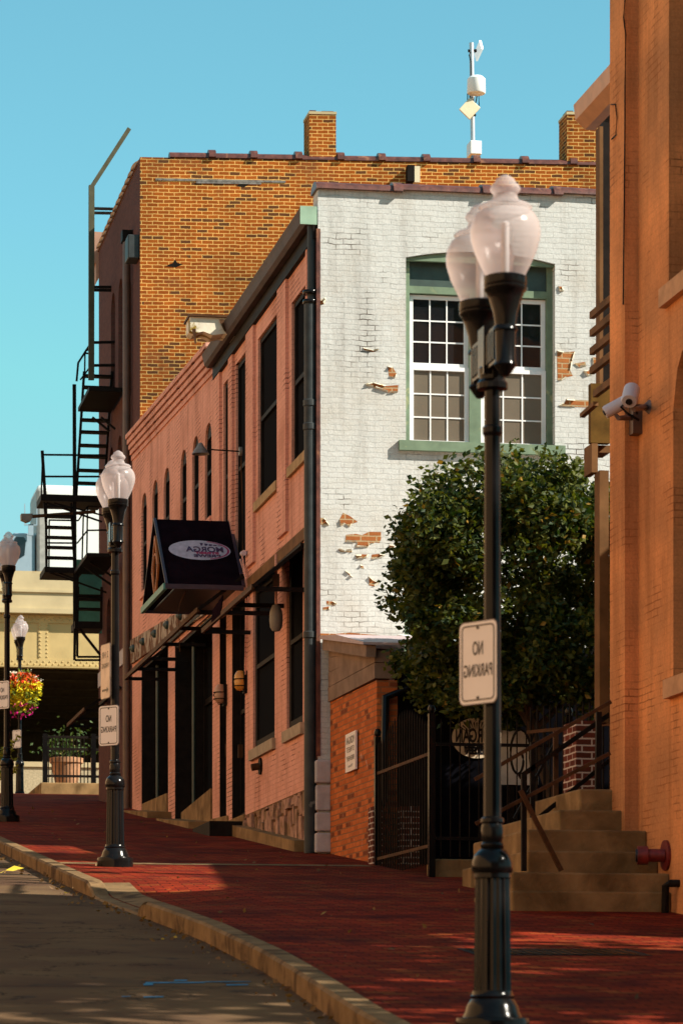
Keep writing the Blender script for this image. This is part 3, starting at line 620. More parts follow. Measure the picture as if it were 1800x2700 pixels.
q = MB().extr([(6.36, 44.0, 7.36), (6.36, 43.1, 7.36), (6.36, 42.9, 7.60), (6.36, 43.9, 7.52)], (-.012, 0, 0)); o = q.build('valance_scrap', M['canvas'], [c for c in C.objects if c.name == 'awning_frame'][0])
# ================================================================== lamps and fittings on the pink wall
def bulkhead(dx, dy, m, lab):
    p = FX(dx, dy, XF); t_ = thing('bulkhead_light', p, lab, 'wall light', 'caged lights by the doors')
    MB().box(XF-.05, XF, p.y-.09, p.y+.09, p.z-.16, p.z+.16).build('back_plate', M['iron'], t_)
    b = MB(); b.lathe([(.001,.17),(.05,.16),(.085,.10),(.09,0),(.085,-.08),(.05,-.12),(.001,-.13)], (XF-.09, p.y, p.z), 14, cap=False); b.build('glass_cover', m, t_, smooth=True)
    b = MB()
    for k in (-.06, .04): b.tube([(XF-.09+.105*math.cos(a), p.y+.105*math.sin(a), p.z+k) for a in [6.2832*i/14 for i in range(15)]], .007, 5)
    b.tube([(XF-.05, p.y, p.z+.16), (XF-.12, p.y, p.z+.15), (XF-.197, p.y, p.z), (XF-.12, p.y, p.z-.14), (XF-.05, p.y, p.z-.14)], .007, 5); b.build('cage', M['iron'], t_)
bulkhead(520, 1597, M['dullglass'], 'dull caged bulkhead light on the narrow pier left of doorway')
bulkhead(566, 1567, M['amber'], 'yellow caged bulkhead light at right of the doorway')
p = FX(557, 1037, XF); gl = thing('gooseneck_lamp', p, 'small grey barn lamp on a long arm above canopy', 'wall lamp')
MB().tube([(XF-.01, p.y, p.z), (XF-.05, p.y, p.z)], .065, 14).build('wall_plate', M['greyegg'], gl)
MB().tube([(XF-.05, p.y, p.z), (XF-.42, p.y, p.z+.01), (XF-.52, p.y, p.z+.02)], .011, 6).build('arm', M['iron'], gl)
MB().lathe([(.13,-.06),(.10,-.01),(.05,.06),(.03,.10),(.001,.11)], (XF-.62, p.y, p.z), 16, cap=False).build('lamp_shade', M['greyegg'], gl, smooth=True)
MB().tube([(XF-.02, p.y, p.z-.06), (XF-.02, p.y-.03, p.z-.3), (XF-.015, p.y-.09, p.z-.7), (XF-.01, p.y-.09, p.z-1.5)], .01, 6).build('conduit', M['rust'], gl)
p = FX(634, 1420, XF-.25); pl = thing('pendant_lamp', p, 'grey oval lamp hanging on a rod below the awning', 'lamp')
MB().lathe([(.001,.19),(.05,.17),(.085,.08),(.09,-.02),(.08,-.12),(.05,-.17),(.001,-.18)], p, 16, cap=False).build('shade', M['greyegg'], pl, smooth=True)
MB().tube([p+Vector((0,0,.18)), p+Vector((0,0,.85))], .018, 6).build('rod', M['pink'], pl)
MB().box(p.x-.04, p.x+.04, p.y-.04, p.y+.04, p.z+.42, p.z+.58).build('junction_box', M['greyegg'], pl)
p = FX(600, 1760, XF); vt = thing('standpipe', p, 'small rusty round pipe outlet low on the pink wall', 'pipe')
MB().tube([(XF, p.y, p.z), (XF-.03, p.y, p.z)], .12, 14).build('plate', M['iron'], vt); MB().tube([(XF-.03, p.y, p.z), (XF-.14, p.y, p.z-.02)], .05, 12).build('outlet', M['rust'], vt)
p = FX(570, 1330, XF-.03); cd = thing('electric_conduit', p, 'thin pink painted conduit running down beside the doorway', 'conduit')
b = MB(); b.tube([FX(556, 1275, XF-.06), FX(566, 1330, XF-.04), FX(567, 1360, XF-.03), FX(563, 1560, XF-.03)], .014, 6); b.tube([FX(552, 1285, XF-.06), FX(560, 1310, XF-.05), FX(566, 1335, XF-.035)], .014, 6); b.build('pipe', M['pink'], cd)
MB().tube([FX(557, 1272, XF-.1), FX(558, 1272, XF-.1)+Vector((0,-.1,0))], .04, 10).build('pulley', M['lilac'], cd)
wl = FY(1013, 1124, YW); wl_ = thing('flood_light', wl, 'small round flood light on the white wall above the tree', 'flood light')
MB().tube([(wl.x+.1, YW, wl.z+.04), (wl.x+.1, YW-.04, wl.z+.04)], .07, 12).build('wall_plate', M['greyegg'], wl_)
MB().tube([(wl.x+.09, YW-.04, wl.z+.04), (wl.x+.05, YW-.10, wl.z)], .025, 8).build('arm', M['greyegg'], wl_)
MB().tube([(wl.x+.06, YW-.10, wl.z+.02), (wl.x-.02, YW-.20, wl.z-.03)], [.05, .075], 12).build('head', M['camgrey'], wl_, smooth=True)
# ================================================================== tall brown brick building
YT, XT = 58.2, 7.065
tb = thing('brick_building', (XT, YT, gz(YT)), 'tall orange brick building with chimneys and a fire escape on its dark side', 'building')
SHEAR['n'] = tb.name; ztop = 17.83
YF = lambda x: YT-.115*(x-XT)
b = MB(); b.box(XT, 23, YT, 65.3, 4.5, ztop)
b.v, b.f = [], []
fr_ = lambda u, v, d: (u, YT+d, v); sd_ = lambda u, v, d: (XT+d, u, v)
wall_plane(b, fr_, XT, 23, 4.5, ztop, [], .2); b.quad((XT, YT, ztop), (23, YT, ztop), (23, 65.3, ztop-.3), (XT, 65.3, ztop-.3))
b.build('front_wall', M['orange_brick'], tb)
tw = []
for (dx, dyt, hgt) in ((297, 640, 2.3), (277, 641, 2.3), (260, 674, 2.3), (293.7, 970, 2.0), (275, 1001, 2.0), (256, 1028, 2.0), (287, 1331, 2.2), (250, 1375, 2.2)):
    p = FX(dx, dyt, XT); tw.append((p.y-.36, p.y+.36, p.z-hgt, p.z, .3))
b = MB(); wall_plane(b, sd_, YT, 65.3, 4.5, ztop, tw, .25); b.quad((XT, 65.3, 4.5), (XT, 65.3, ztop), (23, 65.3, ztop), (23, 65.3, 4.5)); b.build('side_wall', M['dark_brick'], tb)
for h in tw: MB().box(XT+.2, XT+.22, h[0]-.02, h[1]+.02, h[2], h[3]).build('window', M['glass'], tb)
b = MB(); x = XT+.55; random.seed(4)
while x < 16.5:
    L2 = random.uniform(.75, .95); zt = ztop+.01
    half(b, (x, YT+.14, zt), (x+L2, YT+.14, zt+.004), .16, .75)
    half(b, (x+L2-.08, YT+.14, zt+.01), (x+L2+.05, YT+.14, zt+.01), .2, .85); x += L2
b.build('coping', M['clay'], tb, smooth=True)
b = MB(); y = YT+.35
while y < 65.2:
    half(b, (XT+.14, y, ztop-.04), (XT+.14, y+.5, ztop-.04), .17, .75); half(b, (XT+.14, y+.42, ztop-.03), (XT+.14, y+.53, ztop-.03), .22, .85); y += .5
b.build('side_coping', plain('amber clay tiles', (.22,.10,.035), .5, var=.4), tb, smooth=True)
for (dx0, dx1, dyt) in ((711, 771, 262), (1302, 1400, 263)):
    xa = FY(dx0, dyt, YF(10.5) if dx0 < 1000 else YF(15.3)).x; xb_ = FY(dx1, dyt, YF(10.5) if dx0 < 1000 else YF(16)).x; zt = FY(dx0, dyt, YF(xa)).z
    MB().box(xa, xb_, YT+.004, YT+.6, ztop-.4, zt).build('chimney', M['orange_brick'], tb)
    MB().box(xa-.01, xb_+.01, YT-.008, YT+.61, zt, zt+.05).build('chimney_cap', M['barrier'], tb)
    MB().box(xa+.02, xa+.14, YT+.1, YT+.4, zt+.05, zt+.10).box(xa+.24, xb_-.03, YT+.1, YT+.4, zt+.05, zt+.09).build('chimney_tile', M['clay'], tb)
b = MB(); b.box(7.35, 9.75, YT-.012, YT+.01, 17.40, 17.44).box(8.1, 9.3, YT-.014, YT+.01, 17.36, 17.395).build('flashing', plain('grey lead flashing', (.22,.20,.18), .6, var=.5, scale=12), tb)
b = MB()
for (dx, dy, r_) in ((557, 424, .12), (400, 608, .16)):
    p = FY(dx, dy, YT); p = FY(dx, dy, YF(p.x)); b.extr([(p.x-r_, YT-.004, p.z-.03), (p.x-.02, YT-.004, p.z+.03), (p.x+.02, YT-.004, p.z+r_*.6), (p.x+.06, YT-.004, p.z+.03), (p.x+r_, YT-.004, p.z+.01), (p.x+.03, YT-.004, p.z-.05)], (0, .003, 0)); b.build('wall_scar', M['darkwood'], tb); b = MB()
p = FY(947, 395, YF(12.2)-.15); b = MB(); b.box(p.x-.10, p.x+.03, YT-.2, YT-.02, p.z-.18, p.z+.12); b.build('scupper', M['darkwood'], tb); MB().box(p.x+.03, p.x+.13, YT-.2, YT-.02, p.z-.2, p.z+.1).build('scupper_box', M['ivory'], tb)
tp = MB(); tp.tube([(XT-.1, YT+1.25, 16.75), (XT-.1, YT+1.25, 4.9)], .075, 12); tpo = tp.build('downspout', M['brownpipe'], tb, smooth=True)
MB().box(XT-.2, XT, YT+1.1, YT+1.4, 16.55, 16.75).build('hopper', M['iron'], tpo)
p = FX(297, 615, XT); MB().box(XT-.22, XT-.0, YT+.05, YT+.55, p.z-.22, p.z+.22).build('utility_box', M['pipe'], tb, bev=.02)
Z3_ = lambda x, y: zz(x, y, 150, 300, 2.851, 65.28)
MB().extr([Z3_(278,885), Z3_(350,892), Z3_(352,1165), Z3_(297,1268), Z3_(297,1125), Z3_(283,1120)], (0, .5, 0)).build('cornice_end', plain('salmon cornice boards', (.42,.24,.17), .7, var=.2, scale=3), tb)
MB().box(XT-.03, XT, 60.5, 65.2, 8.7, 9.0).build('iron_lintel', M['quoin'], tb)
p0 = FY(1083, 356, YT+1.0); am = thing('antenna_mast', p0, 'tall thin mast of white antenna boxes on the brick roof', 'antenna')
A_ = lambda zx, zy: zz(zx, zy, 1180, 90, 6.917, YT+1.0)
MB().tube([A_(455, 2000), A_(430, 160)], .045, 12).build('pole', M['galv'], am, smooth=True)
a_, c_ = A_(370, 2230), A_(575, 1995); MB().box(a_.x, c_.x, YT+.8, YT+1.15, a_.z, c_.z).build('equipment_box', M['white'], am, bev=.015)
a_ = A_(465, 1005); MB().tube([(a_.x, YT+.75, a_.z-.16), (a_.x, YT+.75, a_.z-.14), (a_.x, YT+.75, a_.z+.12), (a_.x, YT+.75, a_.z+.17)], [.165, .18, .175, .12], 18).build('radome', M['white'], am, smooth=True)
d_ = [A_(330, 1240), A_(530, 1420), A_(330, 1635), A_(140, 1450)]; MB().extr([q+Vector((0,-.3,0)) for q in d_], (.01, .05, 0)).build('panel_antenna', M['ivory'], am, bev=.01)
d_ = [A_(575, 115), A_(615, 270), A_(512, 495), A_(475, 350)]; MB().extr(d_, (.04, .02, .01)).build('panel_antenna', M['galv'], am)
b = MB(); b.tube([A_(370, 305), A_(520, 300)], .03, 8).tube([A_(490, 1480), A_(330, 1450)+Vector((0,-.26,0))], .03, 8); b.build('bracket', M['iron'], am)
b = MB()
for pts in (((345,1100),(345,1230),(420,1320)), ((385,1120),(390,1280),(440,1340)), ((550,1120),(555,1300),(530,1400),(480,1340)), ((520,1120),(500,1250),(450,1330)), ((400,340),(375,400),(405,520),(405,880))): b.tube([A_(*q)+Vector((0,-.06,0)) for q in pts], .012, 5)
b.build('cable', M['iron'], am)
# ================================================================== fire escape on the dark side
fe = thing('fire_escape', (6.4, 63, 9), 'black iron fire escape with ladders and landings on the dark brick side', 'fire escape')
Z1 = lambda x, y, Y=63.0: zz(x, y, 0, 1100, 3.4844, Y); Z3 = lambda x, y, Y=63.0: zz(x, y, 150, 300, 2.851, Y)
def bars(name, L_, fn, m=M['iron'], w_=.035):
    b = MB()
    if name in ('brace', 'wall_tie') and len(L_) > 1:
        for e in L_: bars(name, [e], fn, m, w_)
        return
    for e in L_:
        x0, y0, x1, y1 = e[:4]; ww = e[4] if len(e) > 4 else w_; Y0 = e[5] if len(e) > 5 else 63.0; Y1 = e[6] if len(e) > 6 else Y0
        b.beam(fn(x0, y0, Y0), fn(x1, y1, Y1), ww, ww, (0,1,0))
    return b.build(name, m, fe)
bars('roof_ladder_rail', [(262,540,260,2000,.11,62.2),(266,545,545,112,.08,62.2)], Z3, plain('faded green iron', (.09,.085,.055), .6))
bars('wall_tie', [(275,712,485,718),(275,745,455,748),(270,1303,470,1303),(270,1326,460,1328),(270,1720,500,1715),(270,1892,500,1890)], Z3, w_=.05)
bars('upper_railing', [(248,1738,162,1872,.04,62.5),(162,1872,150,2010,.04,62.5),(250,1905,178,2000,.03,62.5),(213,1785,210,1990,.03,62.5),(215,1778,252,1775,.03,62.5),(215,1800,252,1802,.03,62.5)], Z3)
bars('main_post', [(685,-300,690,1930,.07),(690,1930,686,2232,.05),(715,1440,712,2200,.045),(680,-300,676,190,.03)], Z1)
bars('middle_railing', [(390,308,420,770,.06),(392,345,985,350),(415,545,940,546),(395,320,380,760,.03)], Z1)
def steps_(name, sx0, sy0, sx1, sy1, tx0, ty0, tx1, ty1, treads):
    b = bars(name, [(sx0,sy0,sx1,sy1,.05),(tx0,ty0,tx1,ty1,.05)], Z1)
    for yy in treads:
        k = (yy-sy0)/(sy1-sy0); m_ = MB(); p_, q_ = Z1(sx0+(sx1-sx0)*k, yy), Z1(tx0+(tx1-tx0)*k, yy-2)
        m_.box(min(p_.x, q_.x), max(p_.x, q_.x), 62.9, 63.12, p_.z-.02, p_.z+.02).build('tread', M['iron'], b)
steps_('upper_ladder', 775,-420,703,720, 1030,-420,958,720, [-380,-275,-185,-85,25,135,258,360,487,605])
steps_('lower_ladder', 425,790,430,1400, 655,790,690,1400, [825,912,1010,1103,1195,1290])
steps_('bottom_ladder', 720,1560,712,1900, 935,1560,930,1900, [1640,1672,1762])
bars('lower_railing', [(450,945,722,950),(722,950,806,820),(806,820,1010,826),(440,1155,712,1157),(712,1157,806,1040),(806,1040,1060,1036),(455,945,452,1385),(806,820,800,1252),(768,890,757,1310),(408,780,425,1000,.04)], Z1, w_=.03)
bars('brace', [(430,785,940,962),(500,790,960,905,.03),(455,1425,980,1612),(525,1425,720,1500),(830,1330,1085,1495,.04,61),(775,1370,1060,1565,.04,61),(735,205+1742,925,445+1742,.05),(690,2232,940,2232,.04),(712,2202,940,2202,.04),(850,0,1010,130,.04,61),(930,0,1060,110,.04,60.5)], Z1)
def deck(x0, y0, x1, y1, Ya, Yb, th=.06):
    p_, q_ = Z1(x0, y0, Ya), Z1(x1, y1, Ya); MB().box(p_.x, q_.x, Ya, Yb, p_.z-th/2, p_.z+th/2).build('landing', M['iron'], fe)
deck(378, 735, 950, 735, 62.9, 63.9, .13); deck(412, 1398, 760, 1398, 62.9, 64.0, .11); deck(800, 1262, 1085, 1262, 60.3, 62.7, .07); deck(690, 1905, 945, 1905, 62.8, 63.6, .14); 
p_, q_ = FY(205, 890, 60.6), FY(283, 890, 60.6); MB().box(p_.x, q_.x, 60.6, 62.7, p_.z-.06, p_.z+.02).build('landing', M['iron'], fe)
p_ = Z1(745, 1650, 64.5); MB().box(p_.x-.1, p_.x+.42, 64.4, 64.5, p_.z-.75, p_.z+.75).build('shutter', M['teal'], fe)
fl = thing('arm_lamp', Z1(250, 920), 'boxy lamp head on a long arm beside the fire escape', 'lamp')
MB().tube([Z1(880, 868), Z1(300, 912)], .035, 8).build('arm', M['rust'], fl)
b = MB(); pts = [Z1(197,885), Z1(303,885), Z1(305,915), Z1(285,945), Z1(250,958), Z1(200,935)]; b.extr(pts, (0, .25, 0)).build('head', M['greyegg'], fl)
# ================================================================== annex with sloping roof, brick side
ax = thing('brick_annex', (7.2, 36.5, gz(36.5)), 'small orange brick lean-to with sloping roof against the white wall', 'annex')
AX = 7.2; AY0, AY1 = 36.55, YW-.05
MB().add([(AX, AY1, 3.3), (AX, AY1, 5.78), (AX+.05, AY0, 5.76), (AX+.05, AY0, 3.3), (AX+.3, AY1, 3.3), (AX+.3, AY1, 5.78), (AX+.3, AY0, 5.76), (AX+.3, AY0, 3.3)], [(0,1,2,3),(4,7,6,5),(3,2,6,7),(0,4,5,1),(1,5,6,2)]).build('brick_side', M['red_brick'], ax)
b = MB()
for k in range(4):
    za, zb = 5.78+.19*k, 5.78+.19*(k+1)-.008
    rt = lambda y_: 6.12+.14*(y_-AY0)
    b.extr([(AX-.03+.004*k, AY1, za), (AX-.03+.004*k, AY1, min(zb, rt(AY1))), (AX+.02, AY0-.02, min(zb, rt(AY0))), (AX+.02, AY0-.02, min(za, rt(AY0)-.01))], (.2, 0, 0))
b.build('siding', M['oldwood'], ax)
MB().extr([(AX-.10, AY1, 6.44), (AX-.10, AY0-.1, 6.02), (AX-.10, AY0-.1, 6.16), (AX-.10, AY1, 6.58)], (.12, 0, 0)).build('barge_board', M['oldwood'], ax)
MB().extr([(AX-.14, AY1, 6.58), (AX-.14, AY1, 6.62), (AX-.14, 38.2, 6.50), (AX-.14, AY0-.15, 6.19), (AX-.14, AY0-.15, 6.16)], (1.0, 0, 0)).build('roof', M['roof_shaded'], ax)
MB().extr([(AX+.86, AY1, 6.56), (AX+.86, AY1, 6.66), (AX+.86, AY0-.15, 6.22), (AX+.86, AY0-.15, 6.17)], (3.2, 0, 0)).build('roof_sunlit_part', M['roof_sunlit'], ax)
MB().box(AX+.86, AX+4, AY0-.27, AY0-.15, 6.03, 6.17).build('gutter', M['black'], ax, bev=.01)
b = MB(); b.tube([(AX+.98, AY0-.2, 6.05), (AX+.9, AY0-.12, 5.85), (AX+.14, AY0-.08, 5.55), (AX+.12, AY0-.08, 4.35), (AX+.02, AY0-.1, 4.15), (AX+.0, AY0-.1, gz(AY0))], .05, 10); b.build('downspout', M['black'], ax, smooth=True)
MB().box(AX+.28, 11.5, AY0+.02, AY0+.1, 3.3, 6.05).build('front_wall', M['navy'], ax)
a_, c_ = FY(856, 1852, AY0-.3), FY(879, 1852, AY0-.3); MB().box(a_.x, c_.x, AY0-.3, AY0-.02, 3.3, a_.z).build('brick_plinth', M['pier_brick'], ax)
a_, c_ = FY(921, 1852, AY0-.3), FY(964, 1852, AY0-.3); b = MB(); b.box(a_.x, c_.x, AY0-.3, AY0-.05, 3.3, a_.z); b.build('brick_plinth', M['pier_brick'], ax)
# notice on the annex
ns = thing('notice_sign', FX(806, 1728, AX), 'narrow white notice board lettered in black on the orange brick', 'sign')
def on_ax(dx, dy, off=.012):
    p = FX(dx, dy, AX-off+.018); return p
c0, c1 = FX(795, 1730, AX), FX(818, 1730, AX); yc, hw = (c0.y+c1.y)/2, abs(c0.y-c1.y)/2; zc = FX(806, 1727, AX).z; hh = .235
MB().box(AX-.012, AX+.012, yc-hw, yc+hw, zc-hh, zc+hh).build('board', M['signwhite'], ns)
for txt, dz, hgt in (('MORGAN', .14, .13), ('STREET', .03, .09), ('BREWERY', -.08, .09), ('Private', -.17, .05)):
    V, Pp = text_mesh(txt, hgt, 0, hw*1.55 if txt != 'Private' else hw*.8)
    MB().add([(AX-.015, yc-q.x, zc+dz+q.z) for q in V], Pp).build('lettering', M['ink'], ns)
# oval brewery sign on the black boards
Z5 = lambda x, y, Y: zz(x, y, 960, 1850, 2.9037, Y)
ys_ = AY0-.0; oc = Z5(862, 278, ys_); oa = (Z5(1052, 278, ys_)-Z5(672, 278, ys_)).x/2; oh = (Z5(862, 122, ys_)-Z5(862, 434, ys_)).z/2
og = thing('oval_sign', oc, 'cream oval brewery emblem painted on the black boards behind gate', 'sign')
MB().extr([(oc.x+oa*math.cos(6.2832*k/48), ys_, oc.z+oh*math.sin(6.2832*k/48)) for k in range(48)], (0, .012, 0)).build('board', M['cream'], og)
for txt, dz, hgt, wd in (('MORGAN', .02, .23, oa*1.72), ('STREET', -.12*oh/.3-.06, .12, oa*1.05), ('BREWERY', -.62*oh, .15, oa*1.15)):
    V, Pp = text_mesh(txt, hgt, .006, wd); MB().add([(oc.x+q.x, ys_-.003, oc.z+dz+q.z+(.10*(q.x/oa)**2 if txt == 'BREWERY' else 0)) for q in V], Pp).build('lettering', M['ink'], og)
b = MB(); random.seed(8)
for k in range(14):
    a0 = .55+2.1*k/14; r0, r1 = random.uniform(.42, .55), random.uniform(.72, .92); da = .05
    b.quad(*[(oc.x+oa*r_*math.cos(a), ys_-.003, oc.z+oh*r_*math.sin(a)) for r_, a in ((r0, a0), (r1, a0-da), (r1*.98, a0+da*.6), (r0*1.02, a0+da*.3))])
b.build('emblem_strokes', M['ink'], og)
# grey board behind the right leaf
p_, q_ = Z5(1050, 635, 35.9), Z5(1330, 225, 35.9); gbd = thing('grey_panel', ((p_.x+q_.x)/2, 35.9, gz(35.9)), 'pale grey sheet board leaning behind iron scrolls', 'panel')
MB().box(p_.x, q_.x, 35.9, 35.93, p_.z, q_.z).build('sheet', plain('grey sheet', (.62,.62,.60), .5), gbd); MB().box(p_.x+.1, p_.x+.16, 35.93, 35.98, gz(36)-.05, p_.z+.1).box(q_.x-.2, q_.x-.14, 35.93, 35.98, gz(36)-.05, p_.z+.1).build('leg', M['iron'], gbd)
# ================================================================== iron fence leaves and gate
def fence_line(name, P, Q, n, label, top, bot, rails, arch=0, posts=(1, 1), rm=M['rust'], pr=.011, group='black iron fence pieces round the yard'):
    P, Q = Vector(P), Vector(Q); t_ = thing(name, (*((P+Q)/2).xy, gz((P.y+Q.y)/2)), label, 'fence', group)
    d = (Q-P); b = MB()
    for k in range(n):
        u = (k+.5)/n; x, y = P.x+d.x*u, P.y+d.y*u; zt = top+arch*math.sin(math.pi*min(1, max(0, (u-.1)*1.25)))
        b.tube([(x, y, bot+(gz(y)-gz(P.y))*.0), (x, y, zt-.03), (x, y, zt+.02)], [pr, pr, .002], 5)
    b.build('pickets', M['iron'], t_)
    for z in rails: MB().beam((P.x, P.y, z), (Q.x, Q.y, z), .03, .035).build('rail', rm, t_)
    for k, e in enumerate((P, Q)):
        if posts[k]:
            po = MB(); po.box(e.x-.035, e.x+.035, e.y-.035, e.y+.035, gz(e.y)-.05, top+.07); o_ = po.build('post', M['black'], t_)
            MB().lathe([(.001,0),(.03,.01),(.045,.05),(.03,.09),(.001,.1)], (e.x, e.y, top+.07), 12, cap=False).build('finial', M['black'], o_, smooth=True)
    return t_
fA = fence_line('iron_fence', (7.18, 36.15, 0), (7.22, 33.35, 0), 22, 'fence leaf with rusty rails standing along the pavement beside brick annex', 4.98, 3.42, (4.62, 3.62), .22)
gt = fence_line('iron_gate', (7.27, 33.35, 0), (8.75, 33.35, 0), 14, 'dark gate of thin bars in front of the oval emblem', 4.98, 3.5, (4.72, 3.7), 0, (0, 1), M['iron'], pr=.008)
gt['category'] = 'gate'
fC = fence_line('iron_fence', (8.20, 33.0, 0), (8.85, 31.9, 0), 13, 'fence leaf with rusty top rail behind the stair railing', 5.08, 3.35, (4.83, 3.75), .0, (0, 1))
b = MB()
for cx_ in (8.5, 8.72):
    pts = [(cx_+.15*math.cos(a)*(1-a/9), 34.6, 4.7+.38*math.sin(a)*(1-a/9)) for a in [i*.35 for i in range(20)]]; b.tube(pts, .015, 5)
sc_ = tag(b.build('iron_scroll', M['iron']), 'curled black ironwork in front of the pale grey sheet', 'ironwork')
# ================================================================== tree in the yard
def leaf_quad(b, p, s, rnd):
    a = Vector((rnd.gauss(0,1), rnd.gauss(0,1), rnd.gauss(0,.7))); a.normalize(); u = a.cross(Vector((rnd.gauss(0,1), rnd.gauss(0,1), rnd.gauss(0,1)))).normalized(); n_ = a.cross(u)
    i = len(b.v); w_ = s*.30
    b.v += [tuple(p), tuple(p+a*s*.45+u*w_+n_*s*.06), tuple(p+a*s), tuple(p+a*s*.45-u*w_+n_*s*.06)]; b.f += [(i, i+1, i+2, i+3)]
def make_tree(name, base, cen, rad, nclump, nleaf, s, label, lm, seed, lump=.24, shoots=0, group=None, power=2.6, limbs=7):
    rnd = random.Random(seed); t_ = thing(name, base, label, 'tree', group)
    b = MB(); cen = Vector(cen); rad = Vector(rad); cl = []
    while len(cl) < nclump:
        d = Vector((rnd.uniform(-1,1), rnd.uniform(-1,1), rnd.uniform(-1,1)))
        q = abs(d.x)**power+abs(d.y)**power+abs(d.z)**power
        if q > 1 or (q < .25 and rnd.random() < .6): continue
        cl.append(Vector((d.x*rad.x, d.y*rad.y, d.z*rad.z))*.88+cen)
    for k in range(nleaf):
        c_ = cl[k % nclump]; r_ = lump*rnd.uniform(.75, 1.2)
        d = Vector((rnd.gauss(0,1), rnd.gauss(0,1), rnd.gauss(0,.8))).normalized()*r_*rnd.random()**.45
        leaf_quad(b, c_+d, s*rnd.uniform(.7, 1.3), rnd)
    for k in range(shoots):
        a = rnd.uniform(0, 6.283); el = rnd.uniform(.0, 1.35); d = Vector((math.cos(a)*math.cos(el), math.sin(a)*math.cos(el), math.sin(el)))
        p_ = cen+Vector((d.x*rad.x, d.y*rad.y, d.z*rad.z))*.93; g_ = (d+Vector((0,0,.7))).normalized(); L2 = rnd.uniform(.12, .34)
        for j in range(int(L2/.018)): leaf_quad(b, p_+g_*(j*.018)+Vector((rnd.gauss(0,.01),)*3), s*rnd.uniform(.6,1), rnd)
    b.build('crown', lm, t_)
    tr = MB(); B = Vector(base); zt = cen.z-rad.z*.4
    tr.tube([B+Vector((0,0,-.15)), B+Vector((.02,.02,.5)), B.lerp(Vector((cen.x, cen.y, zt)), .6), (cen.x, cen.y, zt)], [.065*rad.x, .05*rad.x, .042*rad.x, .035*rad.x], 10); tro = tr.build('trunk', M['bark'], t_, smooth=True)
    for k in range(limbs):
        e = cl[rnd.randrange(nclump)]; st = B.lerp(Vector((cen.x, cen.y, zt)), rnd.uniform(.6, 1)); mid = st.lerp(e, .5)+Vector((rnd.gauss(0,.1), rnd.gauss(0,.1), .1))
        MB().tube([st, mid, e], [.035*rad.x, .02*rad.x, .006], 6).build('limb', M['bark'], tro, smooth=True)
    return t_
tc = FY(1150, 1345, 35.4)
tc.x += .16; tc.z -= .06
make_tree('yard_tree', (tc.x+.55, 35.4, gz(35.4)), tc, (1.50, 1.3, 1.60), 230, 48000, .088, 'dense dark green tree in front of the white wall', M['leaf'], 21, .27, 150, power=3.2)
# ================================================================== right building (buff painted)
XR, XP, YR0, YR1 = 8.10, 7.97, 23.3, 28.85
rb = thing('corner_building', (XR, YR1, gz(YR1)), 'buff orange painted brick building with arched windows at the right edge', 'building')
ZR = 13.6
aw = FX(1534, 700, XR); p1 = FX(1535, 660, XR); p2 = FX(1545, 1560, XR); p3 = FX(1545, 1100, XR)
wt = [(p1.y-1.3, p1.y, p1.z, 12.6, .65), (p3.y-1.3, p3.y, p2.z, 7.75, .55)]
b = MB(); rp_ = lambda u, v, d: (XR+d, u, v)
wall_plane(b, rp_, YR0, YR1-.02, 1.8, ZR, wt, .22)
PL = [(XR, YR0), (18, YR0), (18, 23.5), (XR, YR1-.02)]  # unseen rear wall slanted so sun reaches the pavement
for (xa, ya), (xb_, yb) in zip(PL, PL[1:]): b.quad((xa, ya, 1.2), (xb_, yb, 1.2), (xb_, yb, ZR), (xa, ya, ZR))
b.quad(*[(x_, y_, ZR) for x_, y_ in PL])
b.build('wall', M['buff'], rb)
MB().box(12.2, 20, 24.2, 33.4, 1.8, 9.7).build('added_shade_wing', M['buff'], rb)  # unseen wing added to shade the lower part of the tree
MB().box(XP, XR+.05, YR1-.52, YR1, 1.8, ZR-.1).build('pilaster', M['buff'], rb)
for h in wt:
    fo = MB().box(XR+.16, XR+.22, h[0], h[1], h[2], h[3]).build('window', M['wood'], rb); MB().box(XR+.15, XR+.158, h[0]+.1, h[1]-.1, h[2]+.1, h[3]-.3).build('pane', M['glass'], fo)
    MB().box(XR-.07, XR+.14, h[0]-.1, h[1]+.1, h[2]-.17, h[2]).build('sill', plain('pale painted sill', (.55,.30,.16), .8), rb)
b = MB(); b.tube([FX(1434, 0, XP-.012), FX(1431, 40, XP-.012), FX(1436, 80, XP-.012), FX(1434, 200, XP-.012), FX(1434, 290, XP-.012), FX(1432, 500, XP-.012), FX(1430, 700, XP-.012)], .007, 5)
b.tube([FX(1402, 240, XP-.012), FX(1412, 240, XP-.012), FX(1416, 270, XP-.012), FX(1413, 310, XP-.012), FX(1403, 320, XP-.012)], .006, 5); b.build('cable', M['iron'], rb)
# rear porch: timber balcony, eave
wp = thing('timber_porch', (8.6, 31, gz(31)), 'brown timber porch with balcony rails tucked behind the buff building', 'porch')
XQ = 8.32
def bx(name, dx0, dy0, dx1, dy1, y0, y1, m=M['wood'], x=None):
    p_, q_ = FY(dx0, dy0, y0), FY(dx1, dy1, y0); return MB().box(p_.x, q_.x, y0, y1, q_.z, p_.z).build(name, m, wp)
bx('post', 1376, 1080, 1397, 1660, 31.3, 31.5); bx('post', 1376, 290, 1384, 1000, 31.5, 31.65); bx('post', 1384, 240, 1400, 1010, 31.8, 31.95, M['darkwood'])
bx('deck_beam', 1356, 880, 1400, 1018, 31.0, 31.1, plain('olive timber', (.13,.070,.016), .7, var=.4)); bx('deck_beam', 1358, 1018, 1372, 1085, 31.0, 31.3); bx('deck_board', 1362, 1022, 1400, 1040, 31.1, 31.4)
